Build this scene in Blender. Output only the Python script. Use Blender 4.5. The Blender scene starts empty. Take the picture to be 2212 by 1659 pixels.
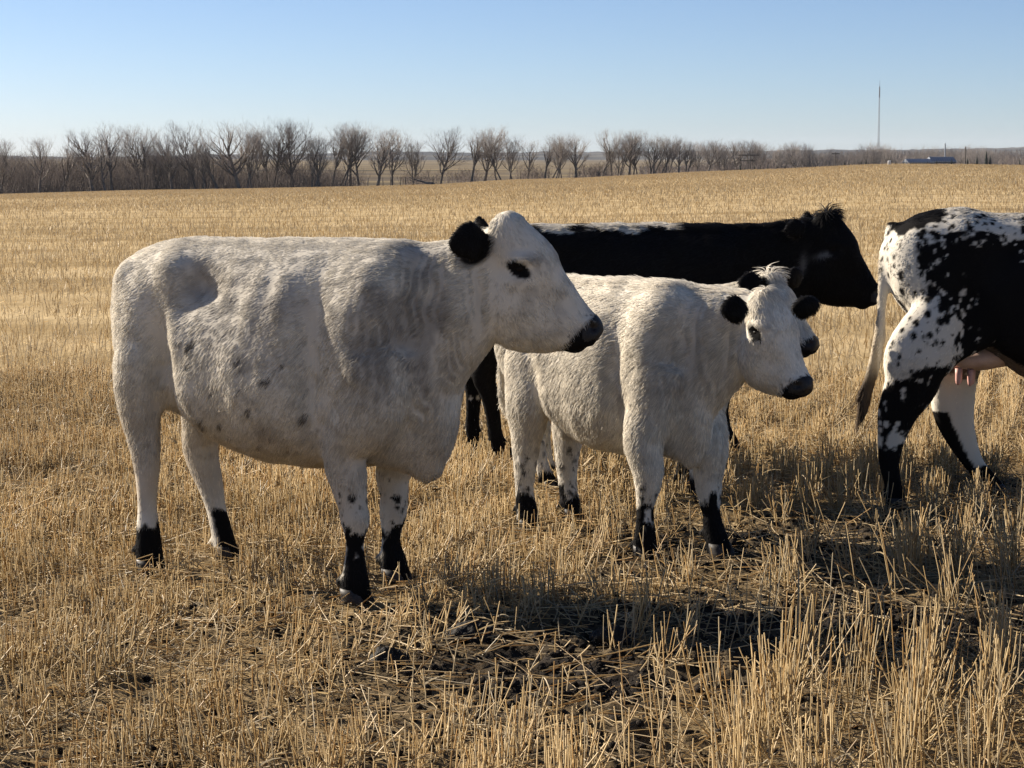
import bpy, bmesh, math, random
import numpy as np
from mathutils import Vector, Matrix

# ---------------------------------------------------------------- camera, sky, sun, exposure
scene = bpy.context.scene
COL = scene.collection
R = math.radians

CAM_Z = 1.67
PITCH = math.atan((829.5 - 340) / 4280)
cam_data = bpy.data.cameras.new('camera')
cam_data.sensor_width = 36
cam_data.lens = 36 * 4280 / 2212
cam_data.clip_start = 0.1
cam_data.clip_end = 20000
cam = bpy.data.objects.new('camera', cam_data)
cam.location = (0, 0, CAM_Z)
cam.rotation_euler = (math.pi / 2 - PITCH, 0, 0)
COL.objects.link(cam)
scene.camera = cam

SUN_EL = R(24.0)
SUN_AZ = R(149.5)          # direction towards the sun, measured from +X (image right) anticlockwise
sun_dir = Vector((math.cos(SUN_EL) * math.cos(SUN_AZ), math.cos(SUN_EL) * math.sin(SUN_AZ), math.sin(SUN_EL)))
world = bpy.data.worlds.new('World')
scene.world = world
world.use_nodes = True
wn = world.node_tree.nodes
wl = world.node_tree.links
wn.clear()
sky = wn.new('ShaderNodeTexSky')
sky.sky_type = 'NISHITA'
sky.sun_disc = False
sky.sun_elevation = SUN_EL
sky.sun_rotation = math.pi / 2 - SUN_AZ
sky.altitude = 300
sky.air_density = 0.66
sky.dust_density = 0.36
sky.ozone_density = 4.0
bg = wn.new('ShaderNodeBackground')
bg.inputs['Strength'].default_value = 0.0505
wo = wn.new('ShaderNodeOutputWorld')
tint = wn.new('ShaderNodeMix')          # white balance of the whole sky
tint.data_type = 'RGBA'; tint.blend_type = 'MULTIPLY'; tint.inputs['Factor'].default_value = 1.0
tint.inputs['B'].default_value = (1.04, 0.99, 1.01, 1)
wl.new(sky.outputs['Color'], tint.inputs['A'])
wl.new(tint.outputs['Result'], bg.inputs['Color'])
wl.new(bg.outputs['Background'], wo.inputs['Surface'])

sun_data = bpy.data.lights.new('sun', 'SUN')
sun_data.energy = 5.0
sun_data.angle = R(0.53)
sun_data.color = (1.0, 0.90, 0.76)
sun = bpy.data.objects.new('sun', sun_data)
sun.rotation_euler = sun_dir.to_track_quat('Z', 'Y').to_euler()
sun.location = (-20, 12, 15)
COL.objects.link(sun)

scene.view_settings.view_transform = 'Standard'
scene.view_settings.look = 'None'
scene.view_settings.exposure = 1.25
scene.view_settings.gamma = 1.0
scene.view_settings.use_curve_mapping = False
scene.render.engine = 'CYCLES'
scene.cycles.max_bounces = 6
scene.cycles.diffuse_bounces = 1
scene.cycles.transparent_max_bounces = 8
scene.cycles.use_denoising = True

# ---------------------------------------------------------------- helpers
rng = np.random.default_rng(7)


def tag(o, label=None, cat=None, group=None, kind=None):
    if label: o['label'] = label
    if cat: o['category'] = cat
    if group: o['group'] = group
    if kind: o['kind'] = kind
    return o


def empty(name, loc=(0, 0, 0), rz=0.0):
    o = bpy.data.objects.new(name, None)
    o.location = loc
    o.rotation_euler = (0, 0, rz)
    o.empty_display_size = 0.2
    COL.objects.link(o)
    return o


def mesh_obj(name, verts, faces, mat=None, parent=None, smooth=False):
    me = bpy.data.meshes.new(name)
    me.from_pydata([tuple(v) for v in verts], [], faces)
    me.validate()
    me.update()
    if smooth:
        me.polygons.foreach_set('use_smooth', np.ones(len(me.polygons), dtype=bool))
    o = bpy.data.objects.new(name, me)
    COL.objects.link(o)
    if mat: me.materials.append(mat)
    if parent: o.parent = parent
    return o


def fast_mesh(name, V, F):
    """V (n,3) float, F (m,k) int of one polygon size -> mesh"""
    V = np.asarray(V, dtype=np.float32)
    F = np.asarray(F, dtype=np.int32)
    me = bpy.data.meshes.new(name)
    me.vertices.add(len(V))
    me.vertices.foreach_set('co', V.ravel())
    k = F.shape[1]
    me.loops.add(F.size)
    me.loops.foreach_set('vertex_index', F.ravel())
    me.polygons.add(len(F))
    me.polygons.foreach_set('loop_start', np.arange(0, F.size, k, dtype=np.int32))
    me.update(calc_edges=True)
    return me


def at(px, py, Y):
    """a point of the picture (2212 x 1659) at distance Y in front of the camera"""
    a = (px - 1106) / 4280
    b = (829.5 - py) / 4280
    cp, sp = math.cos(PITCH), math.sin(PITCH)
    d = (a, cp + b * sp, -sp + b * cp)
    t = Y / d[1]
    return Vector((d[0] * t, Y, CAM_Z + d[2] * t))


# --- noise in numpy
def _hash(ix, iy, iz, seed):
    h = (ix.astype(np.int64) * 374761393 + iy.astype(np.int64) * 668265263 + iz.astype(np.int64) * 2147483647 + seed * 974634777) & 0xFFFFFFFF
    h = ((h ^ (h >> 13)) * 1274126177) & 0xFFFFFFFF
    h = ((h ^ (h >> 16)) * 2246822519) & 0xFFFFFFFF
    return ((h ^ (h >> 15)) & 0xFFFFFF) / float(0xFFFFFF)


def vnoise(p, scale, seed=0):
    """smooth value noise, 0..1; p (n,3) or (n,2)"""
    p = np.asarray(p, dtype=np.float64) * scale
    if p.shape[1] == 2:
        p = np.c_[p, np.zeros(len(p))]
    i = np.floor(p).astype(np.int64)
    f = p - i
    f = f * f * f * (f * (f * 6 - 15) + 10)
    out = np.zeros(len(p))
    for dx in (0, 1):
        wx = f[:, 0] if dx else 1 - f[:, 0]
        for dy in (0, 1):
            wy = f[:, 1] if dy else 1 - f[:, 1]
            for dz in (0, 1):
                wz = f[:, 2] if dz else 1 - f[:, 2]
                out += wx * wy * wz * _hash(i[:, 0] + dx, i[:, 1] + dy, i[:, 2] + dz, seed)
    return out


def fbm(p, scale, seed=0, octaves=3):
    s = np.zeros(len(p)); a = 1.0; tot = 0
    for k in range(octaves):
        s += a * vnoise(p, scale * 2 ** k, seed + k * 17)
        tot += a; a *= 0.5
    return s / tot


def cellspots(p, scale, seed=0, rmin=0.1, rmax=0.5, keep=0.6):
    """random blotches: 1 inside a blotch, soft edge"""
    p = np.asarray(p) * scale
    i = np.floor(p).astype(np.int64)
    best = np.full(len(p), 9.0)
    for dx in (-1, 0, 1):
        for dy in (-1, 0, 1):
            for dz in (-1, 0, 1):
                a, b, c = i[:, 0] + dx, i[:, 1] + dy, i[:, 2] + dz
                cx = a + _hash(a, b, c, seed + 1)
                cy = b + _hash(a, b, c, seed + 2)
                cz = c + _hash(a, b, c, seed + 3)
                r = rmin + (rmax - rmin) * _hash(a, b, c, seed + 4) ** 2
                on = _hash(a, b, c, seed + 5) < keep
                d = np.sqrt((p[:, 0] - cx) ** 2 + (p[:, 1] - cy) ** 2 + (p[:, 2] - cz) ** 2) / r
                d = np.where(on, d, 9.0)
                best = np.minimum(best, d)
    return np.clip((1.15 - best) / 0.3, 0, 1)


def sstep(a, b, x):
    t = np.clip((x - a) / (b - a), 0, 1)
    return t * t * (3 - 2 * t)


# --- node materials
def new_mat(name):
    m = bpy.data.materials.new(name)
    m.use_nodes = True
    nt = m.node_tree
    b = nt.nodes['Principled BSDF']
    return m, nt, b


def ramp(nt, stops, src):
    n = nt.nodes.new('ShaderNodeValToRGB')
    e = n.color_ramp.elements
    while len(e) < len(stops):
        e.new(0.5)
    for el, (p, c) in zip(e, stops):
        el.position = p
        el.color = (*c, 1)
    nt.links.new(src, n.inputs['Fac'])
    return n.outputs['Color']


def noise_fac(nt, scale, detail=4, rough=0.6, coord='Object', stretch=None):
    tc = nt.nodes.new('ShaderNodeTexCoord')
    src = tc.outputs[coord]
    if stretch:
        mp = nt.nodes.new('ShaderNodeMapping')
        mp.inputs['Scale'].default_value = stretch
        nt.links.new(src, mp.inputs['Vector'])
        src = mp.outputs['Vector']
    n = nt.nodes.new('ShaderNodeTexNoise')
    n.inputs['Scale'].default_value = scale
    n.inputs['Detail'].default_value = detail
    n.inputs['Roughness'].default_value = rough
    nt.links.new(src, n.inputs['Vector'])
    return n.outputs['Fac']


def add_bump(nt, b, fac, strength, dist):
    bp = nt.nodes.new('ShaderNodeBump')
    bp.inputs['Strength'].default_value = strength
    bp.inputs['Distance'].default_value = dist
    nt.links.new(fac, bp.inputs['Height'])
    nt.links.new(bp.outputs['Normal'], b.inputs['Normal'])
    return bp


def simple_mat(name, c1, c2, scale, rough=0.8, bump=0.0, dist=0.01, detail=4, stretch=None):
    m, nt, b = new_mat(name)
    f = noise_fac(nt, scale, detail, stretch=stretch)
    nt.links.new(ramp(nt, [(0.35, c1), (0.65, c2)], f), b.inputs['Base Color'])
    b.inputs['Roughness'].default_value = rough
    b.inputs['Specular IOR Level'].default_value = 0.25
    if bump:
        add_bump(nt, b, f, bump, dist)
    return m

# ---------------------------------------------------------------- land
EDGE_PX = np.array([-1200, -400, 0, 300, 500, 850, 950, 1100, 1250, 1500, 1700, 1850, 1920, 2100, 2212, 2700, 3400])
EDGE_PY = np.array([436, 428, 420, 411, 408, 401, 398, 388, 384, 371, 364, 356, 354, 355, 357, 360, 366])


def edge_dist(s):
    return 325 - 60 * sstep(.10, .26, s)


def field_z(x, y):
    """height of the field; it rolls up to the right and drops behind its far edge"""
    x = np.asarray(x, float); y = np.asarray(y, float)
    s = x / np.maximum(y, 1.0)
    px = np.clip(1106 + 4280 * s, -1200, 3400)
    py = np.interp(px, EDGE_PX, EDGE_PY)
    D = edge_dist(s)
    ze = CAM_Z - (py - 340) / 4280 * D
    t = np.clip((y - 16) / (D - 16), 0, 1)
    z = ze * t ** 1.25
    p = np.stack([x.ravel(), y.ravel()], 1)
    far = sstep(20, 90, y)
    z = z + far * .25 * (vnoise(p, 1 / 38, 4).reshape(z.shape) - .5) * (1 - .8 * t)
    # beyond the edge: down to the valley, then far away up again
    b = np.clip(y - D, 0, None)
    low = -9.0 + 3.0 * sstep(900, 2600, y) + 6 * vnoise(p, 1 / 900, 8).reshape(z.shape) * sstep(500, 1500, y)
    right = sstep(.08, .20, s)
    low = low * (1 - right) + right * (-6.5 + 6.5 * sstep(520, 1150, y))
    z = np.where(b > 0, ze + (low - ze) * sstep(0, 260, b), z)
    return z


def soil_amount(x, y):
    """1 where the stubble is trodden into bare black earth"""
    p = np.stack([x, y], 1)
    g = 0.0
    for cx, cy, rx, ry, a in ((.05, 5.95, .85, .75, 1.05), (.65, 7.1, 1.4, .5, 1.1), (1.25, 8.5, 1.3, .8, .9), (-.75, 6.7, .5, .35, .4), (-1.6, 6.1, .5, .3, .35), (2.0, 6.7, .6, .5, .7), (-.9, 9.2, .5, .3, .3), (-2.0, 9.4, .5, .35, .35)):
        g = g + a * np.exp(-((x - cx) / rx) ** 2 - ((y - cy) / ry) ** 2)
    n = fbm(p, 1.9, 12, 3) - .5
    return np.clip(g * .95 + n * 1.3, 0, 1) * (1 - sstep(10.5, 15, y))


# soil and straw on the ground
def ground_material():
    m, nt, b = new_mat('field_earth')
    a = nt.nodes.new('ShaderNodeAttribute'); a.attribute_name = 'soil'
    n1 = noise_fac(nt, 26, 6, .7)
    n2 = noise_fac(nt, 3.2, 5, .6)
    soil = ramp(nt, [(.3, (.012, .0095, .0075)), (.55, (.026, .0205, .016)), (.8, (.05, .039, .029))], n1)
    straw = ramp(nt, [(.28, (.085, .060, .032)), (.5, (.30, .21, .10)), (.75, (.48, .35, .18))], n1)
    mx = nt.nodes.new('ShaderNodeMix'); mx.data_type = 'RGBA'
    mm = nt.nodes.new('ShaderNodeMath'); mm.operation = 'MULTIPLY_ADD'
    nt.links.new(n2, mm.inputs[0]); mm.inputs[1].default_value = .5; mm.inputs[2].default_value = -.25
    ad = nt.nodes.new('ShaderNodeMath'); ad.operation = 'ADD'; ad.use_clamp = True
    nt.links.new(mm.outputs[0], ad.inputs[0]); nt.links.new(a.outputs['Fac'], ad.inputs[1])
    nt.links.new(ad.outputs[0], mx.inputs['Factor'])
    nt.links.new(straw, mx.inputs['A']); nt.links.new(soil, mx.inputs['B'])
    nt.links.new(mx.outputs['Result'], b.inputs['Base Color'])
    b.inputs['Roughness'].default_value = .95
    b.inputs['Specular IOR Level'].default_value = .1
    add_bump(nt, b, n1, .9, .02)
    return m


def land_material():
    """the same field far off, and the country behind it"""
    m, nt, b = new_mat('far_land')
    a = nt.nodes.new('ShaderNodeAttribute'); a.attribute_name = 'zone'
    n0 = noise_fac(nt, .9, 6, .65, stretch=(1, .35, 1))
    n1 = noise_fac(nt, .06, 4, .6, stretch=(1, .5, 1))
    straw = ramp(nt, [(.3, (.40, .295, .165)), (.5, (.50, .38, .215)), (.72, (.59, .46, .275))], n0)
    far = ramp(nt, [(.30, (.07, .058, .045)), (.45, (.24, .185, .105)), (.56, (.10, .08, .06)), (.72, (.30, .235, .14))], noise_fac(nt, .0075, 3, .5, stretch=(.25, 1, 1)))
    tcr = nt.nodes.new('ShaderNodeTexCoord'); mpr = nt.nodes.new('ShaderNodeMapping')
    mpr.inputs['Rotation'].default_value = (0, 0, R(-52)); mpr.inputs['Scale'].default_value = (.022, .55, 1)
    nt.links.new(tcr.outputs['Object'], mpr.inputs['Vector'])
    nr = nt.nodes.new('ShaderNodeTexNoise'); nr.inputs['Scale'].default_value = 1.0; nr.inputs['Detail'].default_value = 3
    nt.links.new(mpr.outputs['Vector'], nr.inputs['Vector'])
    rows = nt.nodes.new('ShaderNodeMix'); rows.data_type = 'RGBA'; rows.blend_type = 'MULTIPLY'; rows.inputs['Factor'].default_value = .8
    nt.links.new(straw, rows.inputs['A']); nt.links.new(ramp(nt, [(.38, (.66, .63, .58)), (.55, (1, 1, 1))], nr.outputs['Fac']), rows.inputs['B'])
    straw = rows.outputs['Result']
    mul = nt.nodes.new('ShaderNodeMix'); mul.data_type = 'RGBA'; mul.blend_type = 'MULTIPLY'; mul.inputs['Factor'].default_value = .55
    nt.links.new(straw, mul.inputs['A'])
    nt.links.new(ramp(nt, [(.3, (.72, .70, .66)), (.7, (1, 1, 1))], n1), mul.inputs['B'])
    mx = nt.nodes.new('ShaderNodeMix'); mx.data_type = 'RGBA'
    nt.links.new(a.outputs['Fac'], mx.inputs['Factor'])
    nt.links.new(mul.outputs['Result'], mx.inputs['A']); nt.links.new(far, mx.inputs['B'])
    nt.links.new(mx.outputs['Result'], b.inputs['Base Color'])
    b.inputs['Roughness'].default_value = 1
    b.inputs['Specular IOR Level'].default_value = 0
    add_bump(nt, b, n0, .6, .12)
    return m


def grid_faces(nr, nc):
    i, j = np.meshgrid(np.arange(nr - 1), np.arange(nc - 1), indexing='ij')
    a = (i * nc + j).ravel()
    return np.stack([a, a + 1, a + nc + 1, a + nc], 1)


NX0, NX1, NY0, NY1 = -3.7, 4.0, 4.3, 12.0
# the wide sheet out to the horizon
ys = np.concatenate([np.linspace(-30, 16, 14), np.geomspace(17, 330, 90), np.geomspace(333, 900, 50), np.geomspace(930, 12000, 30)])
ss = np.concatenate([np.linspace(-1.1, -.36, 12), np.linspace(-.34, .34, 120), np.linspace(.36, 1.1, 12)])
X = ss[None, :] * (np.maximum(ys, 0)[:, None] + 40.0)
Y = np.repeat(ys[:, None], len(ss), 1)
Z = field_z(X, Y)
inside = (X > NX0 - 3) & (X < NX1 + 3) & (Y > NY0 - 3) & (Y < NY1 + .5)
Z = np.where(Y < 17, np.where(inside, -.10, -.02), Z)
me = fast_mesh('ground', np.stack([X, Y, Z], -1).reshape(-1, 3), grid_faces(len(ys), len(ss)))
zone = sstep(-2, 10, Y - edge_dist(X / np.maximum(Y, 1)))
za = me.attributes.new('zone', 'FLOAT', 'POINT'); za.data.foreach_set('value', zone.ravel().astype(np.float32))
me.polygons.foreach_set('use_smooth', np.ones(len(me.polygons), dtype=bool))
me.materials.append(land_material())
ground = bpy.data.objects.new('ground', me); COL.objects.link(ground)
tag(ground, kind='structure')
# the trodden earth under the cattle, with clods and hoof marks
st = .0145
gx = np.arange(NX0, NX1, st); gy = np.arange(NY0, NY1, st)
X, Y = np.meshgrid(gx, gy)
P = np.stack([X.ravel(), Y.ravel()], 1)
so = soil_amount(P[:, 0], P[:, 1])
clod = 1 - np.abs(2 * fbm(P, 6, 23, 4) - 1)
z = .020 * (fbm(P, 5.5, 3, 3) - .5) + so * (.05 * (clod - .75) + .030 * (fbm(P, 22, 33, 3) - .5) + .016 * (vnoise(P, 60, 34) - .5)) + .03 * (fbm(P, 1.1, 43, 2) - .5)
hm = np.random.default_rng(5)
for k in range(60):      # hoof prints
    hx, hy = hm.uniform(-1.2, 2.4), hm.uniform(5.3, 9.6)
    d = np.hypot(P[:, 0] - hx, (P[:, 1] - hy) * .85)
    z += -.035 * np.exp(-(d / .055) ** 2) + .016 * np.exp(-((d - .10) / .035) ** 2)
edge = np.minimum(np.minimum(P[:, 0] - NX0, NX1 - P[:, 0]), np.minimum(P[:, 1] - NY0, NY1 - P[:, 1]))
z = z * sstep(0, .6, edge) - .004
me = fast_mesh('trodden_earth', np.c_[P, z], grid_faces(len(gy), len(gx)))
sa = me.attributes.new('soil', 'FLOAT', 'POINT'); sa.data.foreach_set('value', so.astype(np.float32))
me.polygons.foreach_set('use_smooth', np.ones(len(me.polygons), dtype=bool))
me.materials.append(ground_material())
earth = bpy.data.objects.new('trodden_earth', me); COL.objects.link(earth)
tag(earth, kind='structure')
_EZ = z.reshape(len(gy), len(gx))


def earth_z(x, y):
    i = np.clip(((y - NY0) / st).astype(int), 0, len(gy) - 1); j = np.clip(((x - NX0) / st).astype(int), 0, len(gx) - 1)
    ok = (x > NX0) & (x < NX1) & (y > NY0) & (y < NY1)
    return np.where(ok, _EZ[i, j], field_z(x, y))


# ---------------------------------------------------------------- stubble
HOOVES = [(-1.46, 7.89), (-1.19, 8.18), (-0.59, 7.31), (-0.46, 7.7), (0.08, 8.83), (0.28, 9.09), (0.56, 8.13), (0.88, 8.2), (1.84, 9.34), (2.42, 9.76), (0.15, 9.8), (0.86, 9.55)]
m, nt, b = new_mat('straw')
a = nt.nodes.new('ShaderNodeAttribute'); a.attribute_name = 'straw_colour'
nt.links.new(a.outputs['Color'], b.inputs['Base Color'])
b.inputs['Roughness'].default_value = .5
b.inputs['Specular IOR Level'].default_value = .3
tr = nt.nodes.new('ShaderNodeBsdfTranslucent')
nt.links.new(a.outputs['Color'], tr.inputs['Color'])
ms = nt.nodes.new('ShaderNodeMixShader'); ms.inputs['Fac'].default_value = .42
nt.links.new(b.outputs['BSDF'], ms.inputs[1]); nt.links.new(tr.outputs['BSDF'], ms.inputs[2])
nt.links.new(ms.outputs['Shader'], nt.nodes['Material Output'].inputs['Surface'])
M_STRAW = m


def stalks(base, d, L, r, bend, side, sides, segs, col, taper=.75):
    """base (n,3), unit direction d (n,3), length, radius, bend (sideways offset at the tip), side (n,3) bend direction"""
    n = len(base)
    u = np.cross(d, np.array([.31, .77, .2])); u /= np.linalg.norm(u, axis=1)[:, None]
    w = np.cross(d, u)
    rings = []
    cols = []
    for k in range(segs + 1):
        t = k / segs
        c = base + d * (L * t)[:, None] + side * (bend * t * t)[:, None]
        rr = r * (1 - (1 - taper) * t)
        for j in range(sides):
            an = 2 * math.pi * j / sides
            if sides == 2:
                off = u * (rr * (1 if j else -1))[:, None]
            else:
                off = u * (rr * math.cos(an))[:, None] + w * (rr * math.sin(an))[:, None]
            rings.append(c + off)
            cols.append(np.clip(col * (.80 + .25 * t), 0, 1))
    m_ = sides * (segs + 1)
    V = np.stack(rings, 1).reshape(-1, 3)
    Cc = np.stack(cols, 1).reshape(-1, 3)
    f = []
    for k in range(segs):
        js = range(sides) if sides > 2 else range(1)
        for j in js:
            j2 = (j + 1) % sides
            f.append([k * sides + j, k * sides + j2, (k + 1) * sides + j2, (k + 1) * sides + j])
    F = (np.array(f)[None] + (np.arange(n) * m_)[:, None, None]).reshape(-1, 4)
    return V, F, Cc


def straw_object(name, chunks, label=None):
    V = []; F = []; Cc = []; o = 0
    for v, f, c in chunks:
        V.append(v); F.append(f + o); Cc.append(c); o += len(v)
    me = fast_mesh(name, np.concatenate(V), np.concatenate(F))
    at_ = me.attributes.new('straw_colour', 'FLOAT_COLOR', 'POINT')
    Cc = np.concatenate(Cc)
    at_.data.foreach_set('color', np.c_[Cc, np.ones(len(Cc))].ravel().astype(np.float32))
    me.materials.append(M_STRAW)
    ob = bpy.data.objects.new(name, me); COL.objects.link(ob)
    tag(ob, label, name.replace('_', ' ').split()[-1], kind='stuff')
    return ob


S1 = np.array([.57, .42, .21]); S2 = np.array([.69, .55, .335]); S3 = np.array([.44, .29, .125]); S4 = np.array([.48, .40, .27])


def straw_colours(n, r, P):
    k = r.random(n)[:, None]
    c = S1 * (1 - k) + S2 * k
    dk = (r.random(n) < .25)[:, None]
    c = np.where(dk, S3 * (.7 + .6 * k), c)
    g = (r.random(n) < .15)[:, None]
    c = np.where(g, S4, c)
    return c * (.82 + .36 * fbm(P, .8, 77, 2))[:, None]


def scatter(n, y0, y1, smax, r):
    y = np.sqrt(r.uniform(y0 ** 2, y1 ** 2, n)); x = r.uniform(-smax, smax, n) * (y + 1.5)
    return x, y


ROW = R(74)             # the drill rows run away from the viewer, slightly to the right
RD = np.array([math.cos(ROW), math.sin(ROW)]); RN = np.array([-RD[1], RD[0]])
r = np.random.default_rng(21)
chunks = []
# near stubble, stalk by stalk
x, y = scatter(98000, 4.9, 15, .36, r)
q = x * RN[0] + y * RN[1]; along = x * RD[0] + y * RD[1]
row = np.round(q / .21) * .21
q2 = row + r.normal(0, .030, len(x)) + .035 * (vnoise(np.stack([row * 9, along], 1), 1.1, 5) - .5)
snap = r.random(len(x)) < .88
qn = np.where(snap, q2, q)
x, y = qn * RN[0] + along * RD[0], qn * RN[1] + along * RD[1]
P2 = np.stack([x, y], 1)
so = soil_amount(x, y)
clump = vnoise(np.stack([row * 7, along], 1), 3.2, 9)
keep = r.random(len(x)) < (1 - .95 * so ** .7) * (.28 + 1.05 * sstep(.30, .60, clump))
for hx, hy in HOOVES:
    dh = np.hypot(x - hx, y - hy)
    keep &= (dh > .085) & ~((np.abs(x - hx) < .11) & (y < hy) & (y > hy - .6) & (r.random(len(x)) < .8))
x, y, so, P2 = x[keep], y[keep], so[keep], P2[keep]
n = len(x)
tall = sstep(.25, 1.1, x + .25 * (7 - y)) * (1 - .75 * sstep(7.0, 8.6, y))
hgt = (.10 + .085 * fbm(P2, 1.3, 31, 2)) * (1 - tall) + (.20 + .17 * fbm(P2, 1.7, 35, 2)) * tall
hgt = hgt * r.uniform(.6, 1.18, n)
lean = np.abs(r.normal(0, .13, n)) + (r.random(n) < .22) * r.uniform(.2, .9, n) + .35 * so * r.random(n)
az = r.uniform(0, 2 * math.pi, n)
patch = vnoise(P2, .9, 55) * 6.3
az = np.where(r.random(n) < .5, patch, az)
d = np.stack([np.sin(lean) * np.cos(az), np.sin(lean) * np.sin(az), np.cos(lean)], 1)
base = np.stack([x, y, earth_z(x, y) - .01], 1)
side = np.stack([np.cos(az + 1), np.sin(az + 1), -.3 * np.ones(n)], 1)
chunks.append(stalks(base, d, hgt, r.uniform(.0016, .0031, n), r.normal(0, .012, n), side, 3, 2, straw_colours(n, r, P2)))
# leaf blades curling off the stalks
k = r.random(n) < .42
nb = k.sum()
a2 = r.uniform(0, 6.28, nb)
db = np.stack([np.cos(a2) * .6, np.sin(a2) * .6, r.uniform(.2, .8, nb)], 1); db /= np.linalg.norm(db, axis=1)[:, None]
bb = base[k] + d[k] * (hgt[k] * r.uniform(.1, .75, nb))[:, None]
chunks.append(stalks(bb, db, r.uniform(.04, .11, nb), r.uniform(.0015, .0032, nb), r.uniform(.0, .06, nb), np.tile([0., 0., -1.], (nb, 1)), 2, 3, straw_colours(nb, r, P2[k]) * 1.08, .3))
# cut straw lying about
x, y = scatter(52000, 4.9, 15, .36, r)
so = soil_amount(x, y)
keep = r.random(len(x)) < (1 - .72 * so)
x, y = x[keep], y[keep]; n = len(x); P2 = np.stack([x, y], 1)
az = r.uniform(0, 2 * math.pi, n); up = np.abs(r.normal(0, .16, n))
d = np.stack([np.cos(az) * np.cos(up), np.sin(az) * np.cos(up), np.sin(up)], 1)
L = r.gamma(2.2, .045, n) + .02
base = np.stack([x, y, earth_z(x, y) + r.uniform(.002, .045, n) * (1 - .7 * soil_amount(x, y))], 1)
side = np.stack([-np.sin(az), np.cos(az), np.zeros(n)], 1)
chunks.append(stalks(base, d, L, r.uniform(.0010, .0024, n), r.normal(0, .02, n), side, 3, 2, straw_colours(n, r, P2) * 1.08, .9))
# long pale straws on the bare earth
x, y = r.uniform(-1.2, 2.4, 260), r.uniform(5.2, 9.2, 260)
n = 260; az = r.uniform(0, 6.28, n); up = np.abs(r.normal(0, .1, n))
d = np.stack([np.cos(az) * np.cos(up), np.sin(az) * np.cos(up), np.sin(up)], 1)
chunks.append(stalks(np.stack([x, y, earth_z(x, y) + .012], 1), d, r.uniform(.12, .38, n), r.uniform(.0018, .003, n), r.normal(0, .04, n), np.stack([-np.sin(az), np.cos(az), 0 * az], 1), 3, 4, np.tile(S2 * 1.12, (n, 1)), .9))
straw_object('stubble', chunks)

chunks = []
# the middle distance
x, y = scatter(225000, 14.5, 62, .42, r)
dens = np.clip(16 / y, .25, 1)
q = x * RN[0] + y * RN[1]; along = x * RD[0] + y * RD[1]
row = np.round(q / .23) * .23
qn = np.where(r.random(len(x)) < .75, row + r.normal(0, .05, len(x)), q)
x, y = qn * RN[0] + along * RD[0], qn * RN[1] + along * RD[1]
P2 = np.stack([x, y], 1)
thin = fbm(P2, .35, 66, 3)
keep = r.random(len(x)) < (.55 + .6 * sstep(.35, .6, thin)) * np.clip(.12 + 12 / y, 0, 1) * (1 - .8 * sstep(38, 62, y))
x, y, P2 = x[keep], y[keep], P2[keep]; n = len(x)
lean = np.abs(r.normal(0, .22, n)) + (r.random(n) < .3) * r.uniform(.2, 1.2, n); az = r.uniform(0, 6.28, n)
d = np.stack([np.sin(lean) * np.cos(az), np.sin(lean) * np.sin(az), np.cos(lean)], 1)
base = np.stack([x, y, field_z(x, y) - .01], 1)
hg = (.085 + .075 * fbm(P2, .5, 71, 2)) * r.uniform(.6, 1.3, n)
chunks.append(stalks(base, d, hg, (.0017 + .00007 * y) * r.uniform(.7, 1.4, n), r.normal(0, .015, n), np.stack([np.cos(az + 1.3), np.sin(az + 1.3), 0 * az], 1), 2, 1, straw_colours(n, r, P2)))
# far off: whole tufts, one blade each
x, y = scatter(390000, 28, 322, .43, r)
P2 = np.stack([x, y], 1)
keep = (r.random(len(x)) < np.clip(110 / y, .25, 1) * sstep(28, 60, y)) & (y < edge_dist(x / y) - 1)
x, y, P2 = x[keep], y[keep], P2[keep]; n = len(x)
az = r.uniform(0, 6.28, n); lean = np.abs(r.normal(0, .35, n))
d = np.stack([np.sin(lean) * np.cos(az), np.sin(lean) * np.sin(az), np.cos(lean)], 1)
base = np.stack([x, y, field_z(x, y) - .02], 1)
chunks.append(stalks(base, d, r.uniform(.08, .20, n), (.003 + .00010 * y) * r.uniform(.7, 1.3, n), r.normal(0, .02, n), np.stack([np.cos(az), np.sin(az), 0 * az], 1), 2, 1, straw_colours(n, r, P2) * 1.0, .4))
straw_object('far_stubble', chunks)

# ---------------------------------------------------------------- crumbs of earth
r = np.random.default_rng(77)
x, y = r.uniform(-2.2, 3.0, 60000), r.uniform(4.9, 10.2, 60000)
keep = r.random(len(x)) < soil_amount(x, y) ** 1.5 * .55
x, y = x[keep], y[keep]; n = len(x)
bm = bmesh.new(); bmesh.ops.create_icosphere(bm, subdivisions=1, radius=1)
U = np.array([v.co[:] for v in bm.verts]); FT = np.array([[v.index for v in f.verts] for f in bm.faces]); bm.free()
sz = (.004 + .016 * r.random(n) ** 3)
V = U[None] * (sz[:, None] * r.uniform(.6, 1.3, (n, 42 if len(U) == 42 else len(U))))[:, :, None] * np.array([1, 1, .8])
V = V + np.stack([x, y, earth_z(x, y) + sz * .2], 1)[:, None, :]
F = (FT[None] + (np.arange(n) * len(U))[:, None, None]).reshape(-1, 3)
me = fast_mesh('earth_crumbs', V.reshape(-1, 3), F)
sa = me.attributes.new('soil', 'FLOAT', 'POINT'); sa.data.foreach_set('value', np.full(len(me.vertices), 1.3, dtype=np.float32))
me.materials.append(earth.data.materials[0])
ob = bpy.data.objects.new('earth_crumbs', me); COL.objects.link(ob)
tag(ob, 'loose crumbs of black earth between the trodden stalks', 'earth', kind='stuff')

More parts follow.
